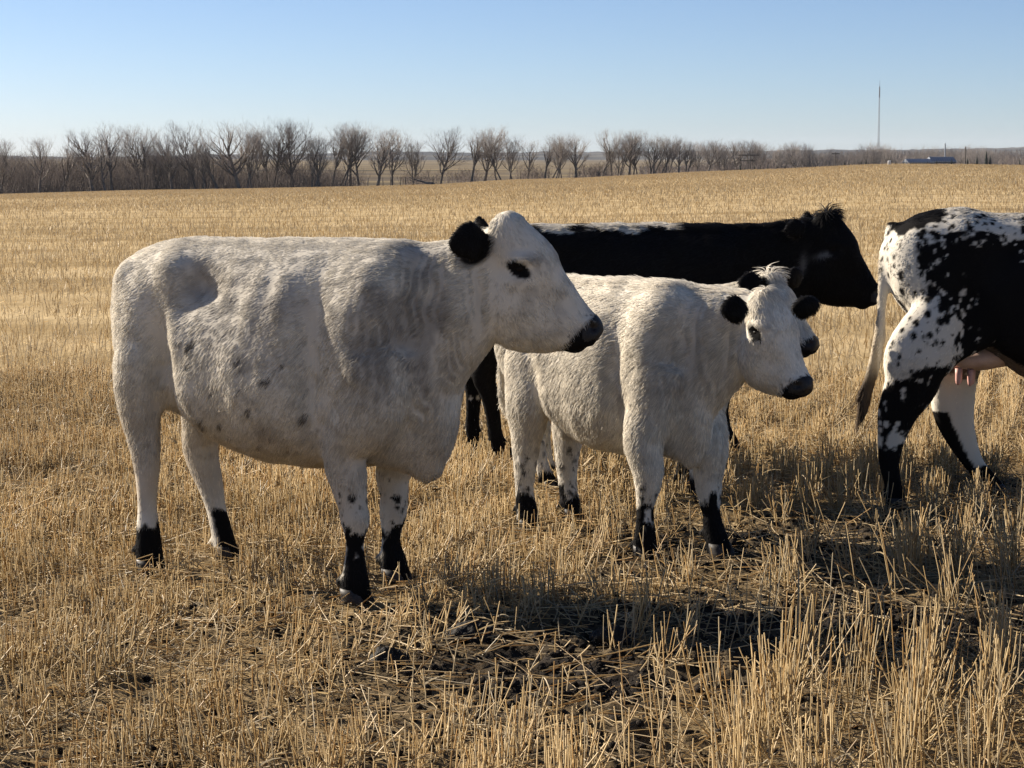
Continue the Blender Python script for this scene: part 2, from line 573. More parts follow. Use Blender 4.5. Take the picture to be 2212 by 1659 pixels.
# ---------------------------------------------------------------- cattle
def fur_material(name, rough=0.75, spec=0.12, sheen=0.0):
    m, nt, b = new_mat(name)
    a = nt.nodes.new('ShaderNodeAttribute')
    a.attribute_name = 'coat_colour'
    nt.links.new(a.outputs['Color'], b.inputs['Base Color'])
    b.inputs['Roughness'].default_value = rough
    b.inputs['Specular IOR Level'].default_value = spec
    return m


M_HIDE = fur_material('hide', 0.95, 0.05)
M_FUR = fur_material('fur', 0.62, 0.15)
_nt = M_FUR.node_tree
_a = _nt.nodes.new('ShaderNodeAttribute'); _a.attribute_name = 'skin_normal'
_v = _nt.nodes.new('ShaderNodeVectorTransform'); _v.vector_type = 'NORMAL'; _v.convert_from = 'OBJECT'; _v.convert_to = 'WORLD'
_nt.links.new(_a.outputs['Vector'], _v.inputs['Vector'])
_g = _nt.nodes.new('ShaderNodeNewGeometry')
_m = _nt.nodes.new('ShaderNodeMix'); _m.data_type = 'VECTOR'; _m.inputs['Factor'].default_value = .30
_nt.links.new(_v.outputs['Vector'], _m.inputs['A']); _nt.links.new(_g.outputs['Normal'], _m.inputs['B'])
_n = _nt.nodes.new('ShaderNodeVectorMath'); _n.operation = 'NORMALIZE'
_nt.links.new(_m.outputs[1], _n.inputs[0])
_nt.links.new(_n.outputs['Vector'], _nt.nodes['Principled BSDF'].inputs['Normal'])
_t = _nt.nodes.new('ShaderNodeBsdfTranslucent')
_ca = [q for q in _nt.nodes if q.type == 'ATTRIBUTE' and q.attribute_name == 'coat_colour'][0]
_nt.links.new(_ca.outputs['Color'], _t.inputs['Color'])
_ms = _nt.nodes.new('ShaderNodeMixShader'); _ms.inputs['Fac'].default_value = .30
_nt.links.new(_nt.nodes['Principled BSDF'].outputs['BSDF'], _ms.inputs[1]); _nt.links.new(_t.outputs['BSDF'], _ms.inputs[2])
_nt.links.new(_ms.outputs['Shader'], _nt.nodes['Material Output'].inputs['Surface'])
if hasattr(M_FUR, 'use_bump_map_correction'): M_FUR.use_bump_map_correction = False
if hasattr(M_FUR, 'cycles') and hasattr(M_FUR.cycles, 'use_bump_map_correction'): M_FUR.cycles.use_bump_map_correction = False

M_EYE, _nt, _b = new_mat('eyeball')
_b.inputs['Roughness'].default_value = 0.4
_b.inputs['Specular IOR Level'].default_value = 0.08
_nt.links.new(ramp(_nt, [(0.4, (0.004, 0.003, 0.003)), (0.7, (0.012, 0.007, 0.005))], noise_fac(_nt, 40)), _b.inputs['Base Color'])
M_HOOF = simple_mat('hoof_horn', (0.022, 0.019, 0.017), (0.06, 0.052, 0.045), 60, 0.55, 0.3, 0.002, stretch=(1, 1, 6))
M_NOSE, _nt, _b = new_mat('wet_nose')
_b.inputs['Roughness'].default_value = 0.5
_b.inputs['Specular IOR Level'].default_value = 0.25
_f = noise_fac(_nt, 160, 3)
_nt.links.new(ramp(_nt, [(0.3, (0.006, 0.005, 0.005)), (0.7, (0.02, 0.016, 0.015))], _f), _b.inputs['Base Color'])
add_bump(_nt, _b, _f, 0.4, 0.003)
M_UDDER = simple_mat('udder_skin', (0.50, 0.34, 0.27), (0.60, 0.43, 0.35), 18, 0.55, 0.2, 0.004)
M_TEAT = simple_mat('teat_skin', (0.52, 0.27, 0.23), (0.62, 0.36, 0.31), 30, 0.5)

NSEG = 28
# head outline pairs (forehead line, jaw line) in metres from the poll: (h, z), (h, z), half width, egg
_HP = [((1068, 470), (1046, 560), .050, 0), ((1092, 457), (1046, 650), .078, .1), ((1120, 464), (1054, 700), .098, .15),
       ((1150, 488), (1070, 730), .108, .2), ((1178, 513), (1090, 748), .112, .22), ((1200, 540), (1118, 756), .108, .2),
       ((1214, 577), (1148, 759), .096, .15), ((1231, 602), (1176, 758), .083, .1), ((1250, 630), (1200, 754), .073, .05),
       ((1271, 660), (1220, 754), .069, .0), ((1287, 675), (1236, 760), .069, -.05), ((1298, 688), (1252, 757), .062, 0), ((1304, 708), (1276, 746), .040, 0)]
HEAD = [(((a[0] - 1092) / 582, (457 - a[1]) / 582), ((b[0] - 1092) / 582, (457 - b[1]) / 582), w, e) for a, b, w, e in _HP]
HEYE = ((1126 - 1092) / 582, (457 - 576) / 582)
HNOS = ((1285 - 1092) / 582, (457 - 700) / 582)


class Shell:
    """closed lofts gathered into one mesh, fused afterwards"""
    def __init__(self):
        self.v = []; self.f = []

    def loft(self, rings):
        n0 = len(self.v)
        for r in rings:
            self.v.extend(r)
        n = len(rings[0])
        for i in range(len(rings) - 1):
            for j in range(n):
                a = n0 + i * n + j; b = n0 + i * n + (j + 1) % n
                self.f.append((a, b, b + n, a + n))
        c0 = len(self.v); self.v.append(sum((Vector(p) for p in rings[0]), Vector()) / n)
        c1 = len(self.v); self.v.append(sum((Vector(p) for p in rings[-1]), Vector()) / n)
        e = n0 + (len(rings) - 1) * n
        for j in range(n):
            self.f.append((c0, n0 + (j + 1) % n, n0 + j))
            self.f.append((c1, e + j, e + (j + 1) % n))


def ring(c, a, b, egg=0.0, p=2.0, flat=0.0):
    """c centre, a half axis (towards 'top'), b half axis (lateral)"""
    out = []
    for k in range(NSEG):
        t = 2 * math.pi * k / NSEG
        ct, st = math.cos(t), math.sin(t)
        ca = math.copysign(abs(ct) ** (2 / p), ct)
        sa = math.copysign(abs(st) ** (2 / p), st)
        out.append(c + a * ca + b * (sa * (1 + egg * ca)))
    return out


def pair_ring(T, B, lat, w, egg=0.0, p=2.0):
    T = Vector(T); B = Vector(B)
    return ring((T + B) / 2, (T - B) / 2, Vector(lat) * w, egg, p)


def limb_rings(pts):
    """pts: list of (Vector centre, half front-back, half lateral)"""
    out = []
    for i, (c, a, b) in enumerate(pts):
        t = (pts[min(i + 1, len(pts) - 1)][0] - pts[max(i - 1, 0)][0]).normalized()
        lat = Vector((0, 1, 0)); lat = (lat - t * lat.dot(t)).normalized()
        fw = lat.cross(t).normalized()
        out.append(ring(c, fw * a, lat * b, 0, 2.2))
    return out


def limb_curve(pts, sub=4):
    """smooth the joint list with a Catmull-Rom pass"""
    P = [np.array([*c, a, b]) for c, a, b in pts]
    P = [2 * P[0] - P[1]] + P + [2 * P[-1] - P[-2]]
    out = []
    for i in range(1, len(P) - 2):
        for k in range(sub):
            t = k / sub
            q = 0.5 * (2 * P[i] + (P[i + 1] - P[i - 1]) * t + (2 * P[i - 1] - 5 * P[i] + 4 * P[i + 1] - P[i + 2]) * t * t
                       + (3 * P[i] - P[i - 1] - 3 * P[i + 1] + P[i + 2]) * t ** 3)
            out.append(q)
    out.append(P[-2])
    return [(Vector(q[:3]), max(q[3], .008), max(q[4], .008)) for q in out]


TORSO = [  # x, top, bottom, half width, egg (negative = wide low)
    (-.815, 1.15, .97, .07, 0), (-.79, 1.215, .88, .135, 0), (-.75, 1.262, .79, .185, 0), (-.68, 1.310, .71, .220, .0), (-.58, 1.336, .66, .240, .0),
    (-.46, 1.350, .61, .250, -.02), (-.33, 1.352, .56, .268, -.06), (-.18, 1.353, .505, .300, -.10), (-.02, 1.357, .475, .322, -.12), (.16, 1.360, .470, .328, -.12),
    (.32, 1.360, .478, .308, -.10), (.46, 1.362, .500, .272, .08), (.56, 1.362, .478, .234, .34), (.63, 1.352, .440, .190, .58), (.69, 1.30, .475, .140, .58), (.74, 1.20, .575, .096, .25), (.768, 1.08, .70, .05, 0)]


def head_frame(sp):
    """poll position, forward and lateral axes of the head in the animal's own frame"""
    hy = sp['head_yaw']; hp = sp['head_pitch']; s = sp['head_scale']
    fw = Vector((math.cos(hy), math.sin(hy), 0)); lat = Vector((-math.sin(hy), math.cos(hy), 0)); up = Vector((0, 0, 1))
    roll = sp.get('head_roll', 0.0)
    if roll:
        m = Matrix.Rotation(roll, 3, fw); lat = m @ lat; up = m @ up
    c, q = math.cos(hp), math.sin(hp)
    F = fw * c - up * q      # 'h' axis after extra pitch (positive = nose down)
    U = up * c + fw * q      # 'z' axis
    return Vector(sp['poll']), F, U, lat, s


def to_head(P, sp):
    o, F, U, lat, s = head_frame(sp)
    d = (P - np.array(o)) / s
    return d @ np.array(F), d @ np.array(U), d @ np.array(lat)


def build_animal(sp):
    L, H, W = sp['L'], sp['H'], sp['W']
    sh = Shell()
    lat = Vector((0, 1, 0))
    # torso
    sh.loft([pair_ring((x * L, 0, t * H), (x * L + (.03 if x > .5 else 0), 0, b * H - (sp.get('belly', 0) * math.exp(-((x + .05) / .4) ** 2))), lat, w * W, e, 2.35) for x, t, b, w, e in sp.get('torso', TORSO)])
    # legs
    for pts in sp['legs']:
        sh.loft(limb_rings(limb_curve([(Vector(c), a, b) for c, a, b in pts])))
        c, a, b = Vector(pts[-2][0]), pts[-2][1], pts[-2][2]
        for sy in (-1, 1):
            q = c + Vector((-a * .75, sy * .022, .012))
            sh.loft(limb_rings([(q, .006, .006), (q + Vector((-.012, 0, -.006)), .014, .012), (q + Vector((-.022, sy * .003, -.022)), .012, .011), (q + Vector((-.026, sy * .004, -.034)), .004, .004)]))
    # head
    o, F, U, hl, s = head_frame(sp)
    hx = lambda q: o + (F * q[0] + U * q[1]) * s
    hw = sp.get('head_w', 1.0)
    if sp.get('head', True):
        sh.loft([pair_ring(hx(t), hx(b), hl, w * s * hw, e, 2.15) for t, b, w, e in HEAD])
    # neck
    t0 = Vector((.50 * L, 0, 1.355 * H)); b0 = Vector((.70 * L, 0, .62 * H))
    t1 = hx((.0, -.03)); b1 = hx((-.03, -.475))
    rings = []
    n = 7
    for k in range(n + 1):
        u = k / n
        T = t0.lerp(t1, u); B = b0.lerp(b1, u)
        T.z -= sp.get('neck_sag', .02) * math.sin(math.pi * u)
        B.z -= sp.get('throat_sag', .0) * math.sin(math.pi * u)
        lt = lat.lerp(hl, u).normalized()
        rings.append(pair_ring(T, B, lt, (.205 * W * (1 - u) + .088 * s * u) * (1 - .1 * math.sin(math.pi * u)), .0, 2.1))
    if sp.get('head', True):
        sh.loft(rings)
    # ears
    ears = []
    for e in (sp.get('ears') or []):
        c, ax1, ax2, r1, r2, r3 = e     # centre, long axis, second axis, radii
        ax1 = Vector(ax1).normalized(); ax2 = Vector(ax2); ax2 = (ax2 - ax1 * ax2.dot(ax1)).normalized(); ax3 = ax1.cross(ax2)
        rr = []
        m = 10
        c = Vector(c)
        for k in range(m + 1):
            u = -1 + 2 * k / m
            prof = max(.05, math.sqrt(max(0, 1 - u * u)) * (1 - .25 * u if u > -.2 else 1.05 + (u + .2) * .55))
            rr.append(ring(c + ax1 * (r1 * u) - ax3 * (.25 * r3 * (1 - u * u)), ax2 * (r2 * prof), ax3 * (r3 * prof + .006)))
        sh.loft(rr)
        ears.append(np.array(c))
    # tail
    if sp.get('tail'):
        sh.loft(limb_rings(limb_curve([(Vector(c), a, b) for c, a, b in sp['tail']])))
    for extra in sp.get('extra', []):
        sh.loft(limb_rings(limb_curve([(Vector(c), a, b) for c, a, b in extra])))

    me = bpy.data.meshes.new('raw')
    me.from_pydata([tuple(v) for v in sh.v], [], sh.f)
    bm = bmesh.new(); bm.from_mesh(me); bmesh.ops.recalc_face_normals(bm, faces=bm.faces); bm.to_mesh(me); bm.free()
    tmp = bpy.data.objects.new('raw', me)
    COL.objects.link(tmp)
    md = tmp.modifiers.new('fuse', 'REMESH')
    md.mode = 'VOXEL'; md.voxel_size = sp.get('voxel', .010)
    dg = bpy.context.evaluated_depsgraph_get()
    body = bpy.data.meshes.new_from_object(tmp.evaluated_get(dg))
    bpy.data.objects.remove(tmp); bpy.data.meshes.remove(me)
    n = len(body.vertices)
    V = np.empty(n * 3); body.vertices.foreach_get('co', V); V = V.reshape(n, 3)
    E = np.empty(len(body.edges) * 2, dtype=np.int64); body.edges.foreach_get('vertices', E); E = E.reshape(-1, 2)
    deg = np.bincount(E.ravel(), minlength=n).astype(float)

    def smooth(A, it, lam=.5):
        for _ in range(it):
            S = np.zeros_like(A)
            for k in range(A.shape[1]):
                S[:, k] = np.bincount(E[:, 0], A[E[:, 1], k], n) + np.bincount(E[:, 1], A[E[:, 0], k], n)
            A = A + lam * (S / np.maximum(deg, 1)[:, None] - A)
        return A
    V = smooth(V, 4)
    # torso/shoulder region gets more smoothing than head, ears and legs
    h, z, w = to_head(V, sp)
    hm = ((h > -.12) & (z > -.62) & (z < .2)) if sp.get('head', True) else np.zeros(n, bool)
    soft = sstep(.42 * H, .62 * H, V[:, 2]) * (1 - hm)
    S2 = smooth(V, 26)
    V = V + (S2 - V) * soft[:, None]

    def put(V):
        body.vertices.foreach_set('co', V.ravel().astype(np.float32)); body.update()

    def normals():
        N = np.empty(n * 3, dtype=np.float32); body.vertices.foreach_get('normal', N); return N.reshape(n, 3).astype(float)
    put(V)
    N = normals()
    D = np.zeros(n)
    warp = .7 + .6 * fbm(V, 9, 303, 2)
    for c, r, amp in sp.get('bumps', []):
        r = np.array(r if hasattr(r, '__len__') else (r, r, r))
        for sy in (1, -1):
            q = (V - np.array([c[0] * L, c[1] * W * sy, c[2] * H])) / r
            D += amp * np.exp(-(q * q).sum(1)) * warp
    if sp.get('head', True):
        for (ch, cz, cw), r, amp in [((HEYE[0] + .010, HEYE[1] + .036, .105), (.055, .022, .05), .017), ((HEYE[0] + .002, HEYE[1], .11), (.032, .022, .03), -.012),
                             ((HEYE[0] - .005, HEYE[1] - .045, .10), (.055, .025, .05), .008), ((HEYE[0] - .075, HEYE[1] + .0, .10), (.03, .06, .05), -.012),
                             ((HNOS[0], HNOS[1], .055), (.017, .013, .02), -.020), ((HNOS[0] - .02, HNOS[1] + .022, .055), (.03, .014, .03), .007),
                             ((.19, -.33, .08), (.1, .05, .05), -.012), ((.02, -.37, .10), (.075, .085, .05), .018), ((-.085, -.34, .10), (.025, .12, .06), -.018), ((.13, -.275, .085), (.035, .06, .05), -.009),
                             ((.085, -.45, .08), (.09, .03, .05), .006), ((.315, -.500, .05), (.055, .008, .06), -.008), ((.30, -.47, .06), (.05, .02, .05), .005), ((.02, -.02, .02), (.05, .05, .05), .006)]:
            for sy in (1, -1):
                q = np.c_[(h - ch) / r[0], (z - cz) / r[1], (w - cw * sy * hw) / r[2]]
                D += amp * sp['head_scale'] * np.exp(-(q * q).sum(1))
    # folds of the neck, rumpled flank
    fx = sp.get('folds', 0)
    if fx:
        m = np.exp(-((V[:, 0] - .76 * L) / (.17 * L)) ** 2) * sstep(.62 * H, .85 * H, V[:, 2]) * (1 - sstep(1.22 * H, 1.33 * H, V[:, 2]))
        m2 = m * (1 - sstep(-.05, .06, h) * (z < .1)) if sp.get('head', True) else m
        wv = V[:, 0] * 1.0 + .10 * (V[:, 2] - .9) + .13 * fbm(V, 5, 5, 3)
        D += fx * m2 * np.sin(wv * 2 * math.pi / .036) * 2.0 * sstep(.35, .75, vnoise(V * np.array([1, 1, .4]), 13, 9))
    D += sp.get('rumple', .006) * (fbm(V * np.array([1., 1., 1.]), 11, 3, 3) - .5) * 2 * sstep(.35 * H, .6 * H, V[:, 2]) * (1 - .7 * hm)
    V = V + N * D[:, None]
    put(V)
    V = smooth(V, 1, .4)
    put(V)
    body.polygons.foreach_set('use_smooth', np.ones(len(body.polygons), dtype=bool))
    N = normals()
    colour = sp['paint'](V, N, sp, ears)
    at_ = body.attributes.new('coat_colour', 'FLOAT_COLOR', 'POINT')
    at_.data.foreach_set('color', np.c_[np.clip(colour * .8, 0, 1), np.ones(n)].ravel().astype(np.float32))
    body.materials.append(M_HIDE)

    root = empty('cow' if not sp.get('calf') else 'calf', (*sp['origin'], 0), sp['yaw'])
    tag(root, sp['label'], 'cow' if not sp.get('calf') else 'calf', 'cattle standing in the stubble')
    body.name = 'body'; root['_body'] = body.name
    ob = bpy.data.objects.new('body', body)
    COL.objects.link(ob); ob.parent = root

    # ---- coat: strands rooted on the skin
    body.calc_loop_triangles()
    nt_ = len(body.loop_triangles)
    T = np.empty(nt_ * 3, dtype=np.int32); body.loop_triangles.foreach_get('vertices', T); T = T.reshape(-1, 3)
    A = V[T[:, 0]]; B = V[T[:, 1]]; C = V[T[:, 2]]
    area = .5 * np.linalg.norm(np.cross(B - A, C - A), axis=1)
    r = np.random.default_rng(sp['seed'])
    # strands that face away from every nearby viewpoint are thinned out
    ray = sp['view'] - (A + B + C) / 3
    fn = np.cross(B - A, C - A); fn /= np.linalg.norm(fn, axis=1)[:, None] + 1e-12
    facing = (fn * ray).sum(1) / np.linalg.norm(ray, axis=1)
    wgt = area * np.where(facing < -.55, .12, 1.0)
    cum = np.cumsum(wgt); cum /= cum[-1]
    k = sp['strands']
    ti = np.searchsorted(cum, r.random(k))
    u = r.random(k); v = r.random(k); sw = u + v > 1; u[sw] = 1 - u[sw]; v[sw] = 1 - v[sw]
    bw = np.c_[1 - u - v, u, v]
    mix = lambda Q: (Q[T[ti, 0]] * bw[:, :1] + Q[T[ti, 1]] * bw[:, 1:2] + Q[T[ti, 2]] * bw[:, 2:3])
    P = mix(V); NN = mix(N); NN /= np.linalg.norm(NN, axis=1)[:, None] + 1e-9
    Hh, Hz, Hw = to_head(P, sp)
    o, F, U, hl, s = head_frame(sp)
    inhead = (sstep(-.06, .02, Hh) * sstep(-.60, -.55, Hz) * (1 - sstep(.08, .12, Hz))) if sp.get('head', True) else np.zeros(k)
    inear = np.zeros(k)
    for e in ears:
        inear = np.maximum(inear, 1 - sstep(.09 * s, .12 * s, np.linalg.norm(P - e, axis=1)))
    leg = 1 - sstep(.40 * H, .58 * H, P[:, 2])
    comb = np.tile(np.array([-1.0, 0, -.35]), (k, 1))
    comb[:, 2] -= 1.3 * sstep(1.15 * H, .75 * H, P[:, 2]) * .0 + .9 * (1 - sstep(.7 * H, 1.15 * H, P[:, 2]))
    comb = comb * (1 - leg)[:, None] + np.array([-.12, 0, -1.0]) * leg[:, None]
    # the face: down the cheek and away from the brow
    hd = np.array(F) * .55 - np.array(U) * .8
    comb = comb * (1 - inhead)[:, None] + hd * inhead[:, None]
    curl = sp.get('curl', .5)
    n1 = np.c_[fbm(P, 14, 31, 2), fbm(P, 14, 41, 2), fbm(P, 14, 51, 2)] - .5
    Pq = P * np.array([.55, 1, .8])
    n2 = np.c_[vnoise(Pq, 44, 61), vnoise(Pq, 44, 71), vnoise(Pq, 44, 81)] - .5
    hk = (1 + 2.0 * inhead)[:, None]
    comb = comb / (np.linalg.norm(comb, axis=1)[:, None]) + curl * hk * (2.2 * n1 + 1.6 * n2) + r.normal(0, .10, (k, 3))
    comb -= NN * (comb * NN).sum(1)[:, None]
    comb /= np.linalg.norm(comb, axis=1)[:, None] + 1e-9
    top = sstep(.80, .97, NN[:, 2]) * (P[:, 2] > 1.05 * H) * (1 - inhead)
    lift = sp.get('lift', .30) + .25 * (fbm(P, 20, 91, 2) - .5) + .5 * inear + sp.get('toplift', .15) * top
    lift = np.clip(lift + r.normal(0, .06, k), .08, .95)
    ln = sp['fur'] * (1 - .40 * leg) * (1 - .32 * inhead) * (.7 + .6 * fbm(P, 9, 101, 2)) * r.uniform(.7, 1.2, k)
    ln = ln * (1 + sp.get('toplen', .4) * top)
    ln = np.where(inear > .5, sp.get('earfur', .014) * r.uniform(.6, 1.3, k), ln)
    if sp.get('head', True):
        polltuft = np.exp(-((Hh - .02) / .05) ** 2 - ((Hz - .0) / .06) ** 2 - (Hw / .08) ** 2)
        ln = ln + sp.get('tuft', .0) * polltuft * r.uniform(.5, 1.2, k)
        lift = np.clip(lift + .6 * polltuft * (sp.get('tuft', 0) > 0), .08, .97)
        # bare nose and eye rims
        nose = nose_mask(Hh, Hz)
        ed = np.minimum(np.hypot(Hh - HEYE[0], Hz - HEYE[1]), 9)
        ln = ln * (1 - .93 * sstep(.35, .6, nose)) * np.where(ed < .024, .12, 1) * (1 - .3 * (ed < .05))
    cut = sp.get('hair_extra')
    if cut is not None:
        ln = cut(P, ln, r)
    ln = np.maximum(ln, .0015)
    d0 = comb * np.sqrt(1 - lift ** 2)[:, None] + NN * lift[:, None]
    d1 = comb * np.sqrt(1 - (lift * .45) ** 2)[:, None] + NN * (lift * .45)[:, None] + n2 * curl * .9 + np.array([0, 0, -.12])
    d1 /= np.linalg.norm(d1, axis=1)[:, None]
    d2 = d1 + n1 * curl * 1.4 + np.array([0, 0, -.22]); d2 /= np.linalg.norm(d2, axis=1)[:, None]
    p0 = P - NN * .002
    p1 = p0 + d0 * (ln * .34)[:, None]; p2 = p1 + d1 * (ln * .34)[:, None]; p3 = p2 + d2 * (ln * .34)[:, None]
    pts = np.stack([p0, p1, p2, p3], 1).reshape(-1, 3)
    hc = bpy.data.hair_curves.new('coat')
    hc.add_curves([4] * k)
    hc.position_data.foreach_set('vector', pts.ravel().astype(np.float32))
    rad = sp.get('hair_r', .0011)
    hr = (np.tile(np.array([1, .9, .65, .15]), k) * np.repeat(r.uniform(.7, 1.25, k), 4) * rad).astype(np.float32)
    ra = hc.attributes.get('radius') or hc.attributes.new('radius', 'FLOAT', 'POINT')
    ra.data.foreach_set('value', hr)
    cc = sp['paint'](P, NN, sp, ears) * (r.uniform(.66, 1.18, (k, 1)) * (1 + sp.get('mottle', .6) * (fbm(P * np.array([.6, 1, 1]), 42, 201, 2) - .5))[:, None])
    ca = hc.attributes.new('coat_colour', 'FLOAT_COLOR', 'CURVE')
    ca.data.foreach_set('color', np.c_[np.clip(cc, 0, 1), np.ones(k)].ravel().astype(np.float32))
    na = hc.attributes.new('skin_normal', 'FLOAT_VECTOR', 'CURVE')
    na.data.foreach_set('vector', NN.ravel().astype(np.float32))
    hc.materials.append(M_FUR)
    co = bpy.data.objects.new('coat', hc)
    COL.objects.link(co); co.parent = root

    # ---- eyes
    if sp.get('head', True):
        h, z, w = to_head(V, sp)
        for sy in (1, -1):
            m = (np.sign(w) == sy) & (np.abs(w) > .04)
            i = np.argmin(np.where(m, (h - HEYE[0]) ** 2 + (z - HEYE[1]) ** 2, 9))
            p = Vector(V[i]) - hl * sy * .017 * s
            eb = bmesh.new()
            bmesh.ops.create_uvsphere(eb, u_segments=20, v_segments=12, radius=.021 * s)
            em = bpy.data.meshes.new('eye'); eb.to_mesh(em); eb.free()
            em.polygons.foreach_set('use_smooth', np.ones(len(em.polygons), dtype=bool))
            em.materials.append(M_EYE)
            eo = bpy.data.objects.new('eye', em); COL.objects.link(eo); eo.parent = root; eo.location = p
            eo.scale = (1.15, 1, .9)
        nose_pad(root, V, N, sp, h, z)
        del root['_body']
    # ---- hooves
    for pts in sp['legs']:
        c, a, b = pts[-1]
        hoof(root, Vector((c[0], c[1], 0)), max(a, .045), sp.get('hoof_turn', 0))
    return root, ob, co


def nose_mask(h, z):
    """1 on the muzzle pad; h, z in head units"""
    q = h * .71 - z * .70            # runs down the face
    return sstep(.488, .504, q) * (h > .15) * (z > -.62)


def nose_pad(root, V, N, sp, h, z):
    """the wet nose: a thin skin over the front of the muzzle"""
    body = bpy.data.meshes[root['_body']]
    m = (nose_mask(h, z) > .5) & (h > .285) & (z > -.47)
    F = np.empty(len(body.polygons) * 4, dtype=np.int64)
    if len(body.loops) != len(F): return
    body.loops.foreach_get('vertex_index', F); F = F.reshape(-1, 4)
    F = F[m[F].all(1)]
    if len(F) < 4: return
    ids = np.unique(F); re = np.full(len(V), -1); re[ids] = np.arange(len(ids))
    me = fast_mesh('nose', V[ids] + N[ids] * .0022, re[F])
    me.polygons.foreach_set('use_smooth', np.ones(len(me.polygons), dtype=bool))
    me.materials.append(M_NOSE)
    o = bpy.data.objects.new('nose', me); COL.objects.link(o); o.parent = root


def hoof(root, c, a, turn):
    bm = bmesh.new()
    for s in (-1, 1):
        rr = []
        for zz, fx, rx, ry in ((0.0, .014, .044, .023), (.02, .008, .041, .023), (.04, .0, .037, .022), (.058, -.006, .032, .020)):
            k = a / .05
            rr.append([bm.verts.new((c.x + (fx + rx * math.cos(t)) * k, c.y + s * .027 * k + ry * math.sin(t) * k * (.75 if math.cos(t) > .6 else 1), zz)) for t in np.linspace(0, 2 * math.pi, 12, endpoint=False)])
        for i in range(3):
            for j in range(12):
                bm.faces.new((rr[i][j], rr[i][(j + 1) % 12], rr[i + 1][(j + 1) % 12], rr[i + 1][j]))
        bm.faces.new(rr[0][::-1]); bm.faces.new(rr[-1])
    me = bpy.data.meshes.new('hoof'); bm.to_mesh(me); bm.free()
    me.polygons.foreach_set('use_smooth', np.ones(len(me.polygons), dtype=bool))
    me.materials.append(M_HOOF)
    o = bpy.data.objects.new('hoof', me); COL.objects.link(o); o.parent = root


WHITE = np.array([.74, .68, .575])
BLACK = np.array([.010, .009, .009])
GREY = np.array([.21, .195, .185])


def mixc(c, d, f):
    return c * (1 - f)[:, None] + d * f[:, None]


def head_marks(c, V, sp, ears, eye=.039):
    h, z, w = to_head(V, sp)
    s = sp['head_scale']
    nz = nose_mask(h, z + .006 * (vnoise(V, 90, 3) - .5))
    q = h * .71 - z * .70
    sp_ = cellspots(V, 70, 5, .15, .5, .7) * sstep(.455, .488, q) * (h > .15) * (z > -.62)
    c = mixc(c, BLACK, np.maximum(nz, sp_ * .9))
    # dark eye rim, drawn out towards the nose
    dx, dz = h - HEYE[0], z - HEYE[1]
    ed = np.sqrt(((dx * .86 - dz * .5) / 1.45) ** 2 + ((dx * .5 + dz * .86) / .78) ** 2)
    c = mixc(c, BLACK, (1 - sstep(eye * .8, eye, ed + .006 * (vnoise(V, 120, 8) - .5))) * (np.abs(w) > .05))
    for e in ears:
        c = mixc(c, BLACK, 1 - sstep(.098 * s, .115 * s, np.linalg.norm(V - e, axis=1)))
    return c


def legs_black(c, V, sp, ztop, band, seed, spots=True):
    z = V[:, 2] / sp['H']
    nn = fbm(V, 12, seed, 2) - .5
    f = 1 - sstep(ztop - .02, ztop + .01, z + nn * band)
    if spots:
        f = np.maximum(f, cellspots(V, 34, seed + 3, .15, .55, .75) * (1 - sstep(ztop + band * .8, ztop + band * 1.5, z + nn * .1)))
    return mixc(c, BLACK, f)

# ---------------------------------------------------------------- trees along the field edge
M_BARK = simple_mat('bark', (.075, .062, .054), (.17, .145, .125), 3.0, .95, .5, .05, stretch=(1, 1, .3))
M_TWIG = simple_mat('twigs', (.22, .19, .168), (.37, .325, .29), .8, .95)
M_BRUSH = simple_mat('brush', (.095, .074, .064), (.21, .17, .145), .35, .95)
M_SPRUCE = simple_mat('spruce_needles', (.010, .016, .012), (.026, .036, .024), 2.5, .9)


def tube(V, F, pts, rads, sides=4):
    n0 = len(V)
    for i, (p, rr) in enumerate(zip(pts, rads)):
        t = (pts[min(i + 1, len(pts) - 1)] - pts[max(i - 1, 0)]).normalized()
        u = t.orthogonal().normalized(); w = t.cross(u)
        for j in range(sides):
            a = 2 * math.pi * j / sides
            V.append(p + (u * math.cos(a) + w * math.sin(a)) * rr)
    for i in range(len(pts) - 1):
        for j in range(sides):
            a = n0 + i * sides + j; b = n0 + i * sides + (j + 1) % sides
            F.append((a, b, b + sides, a + sides))


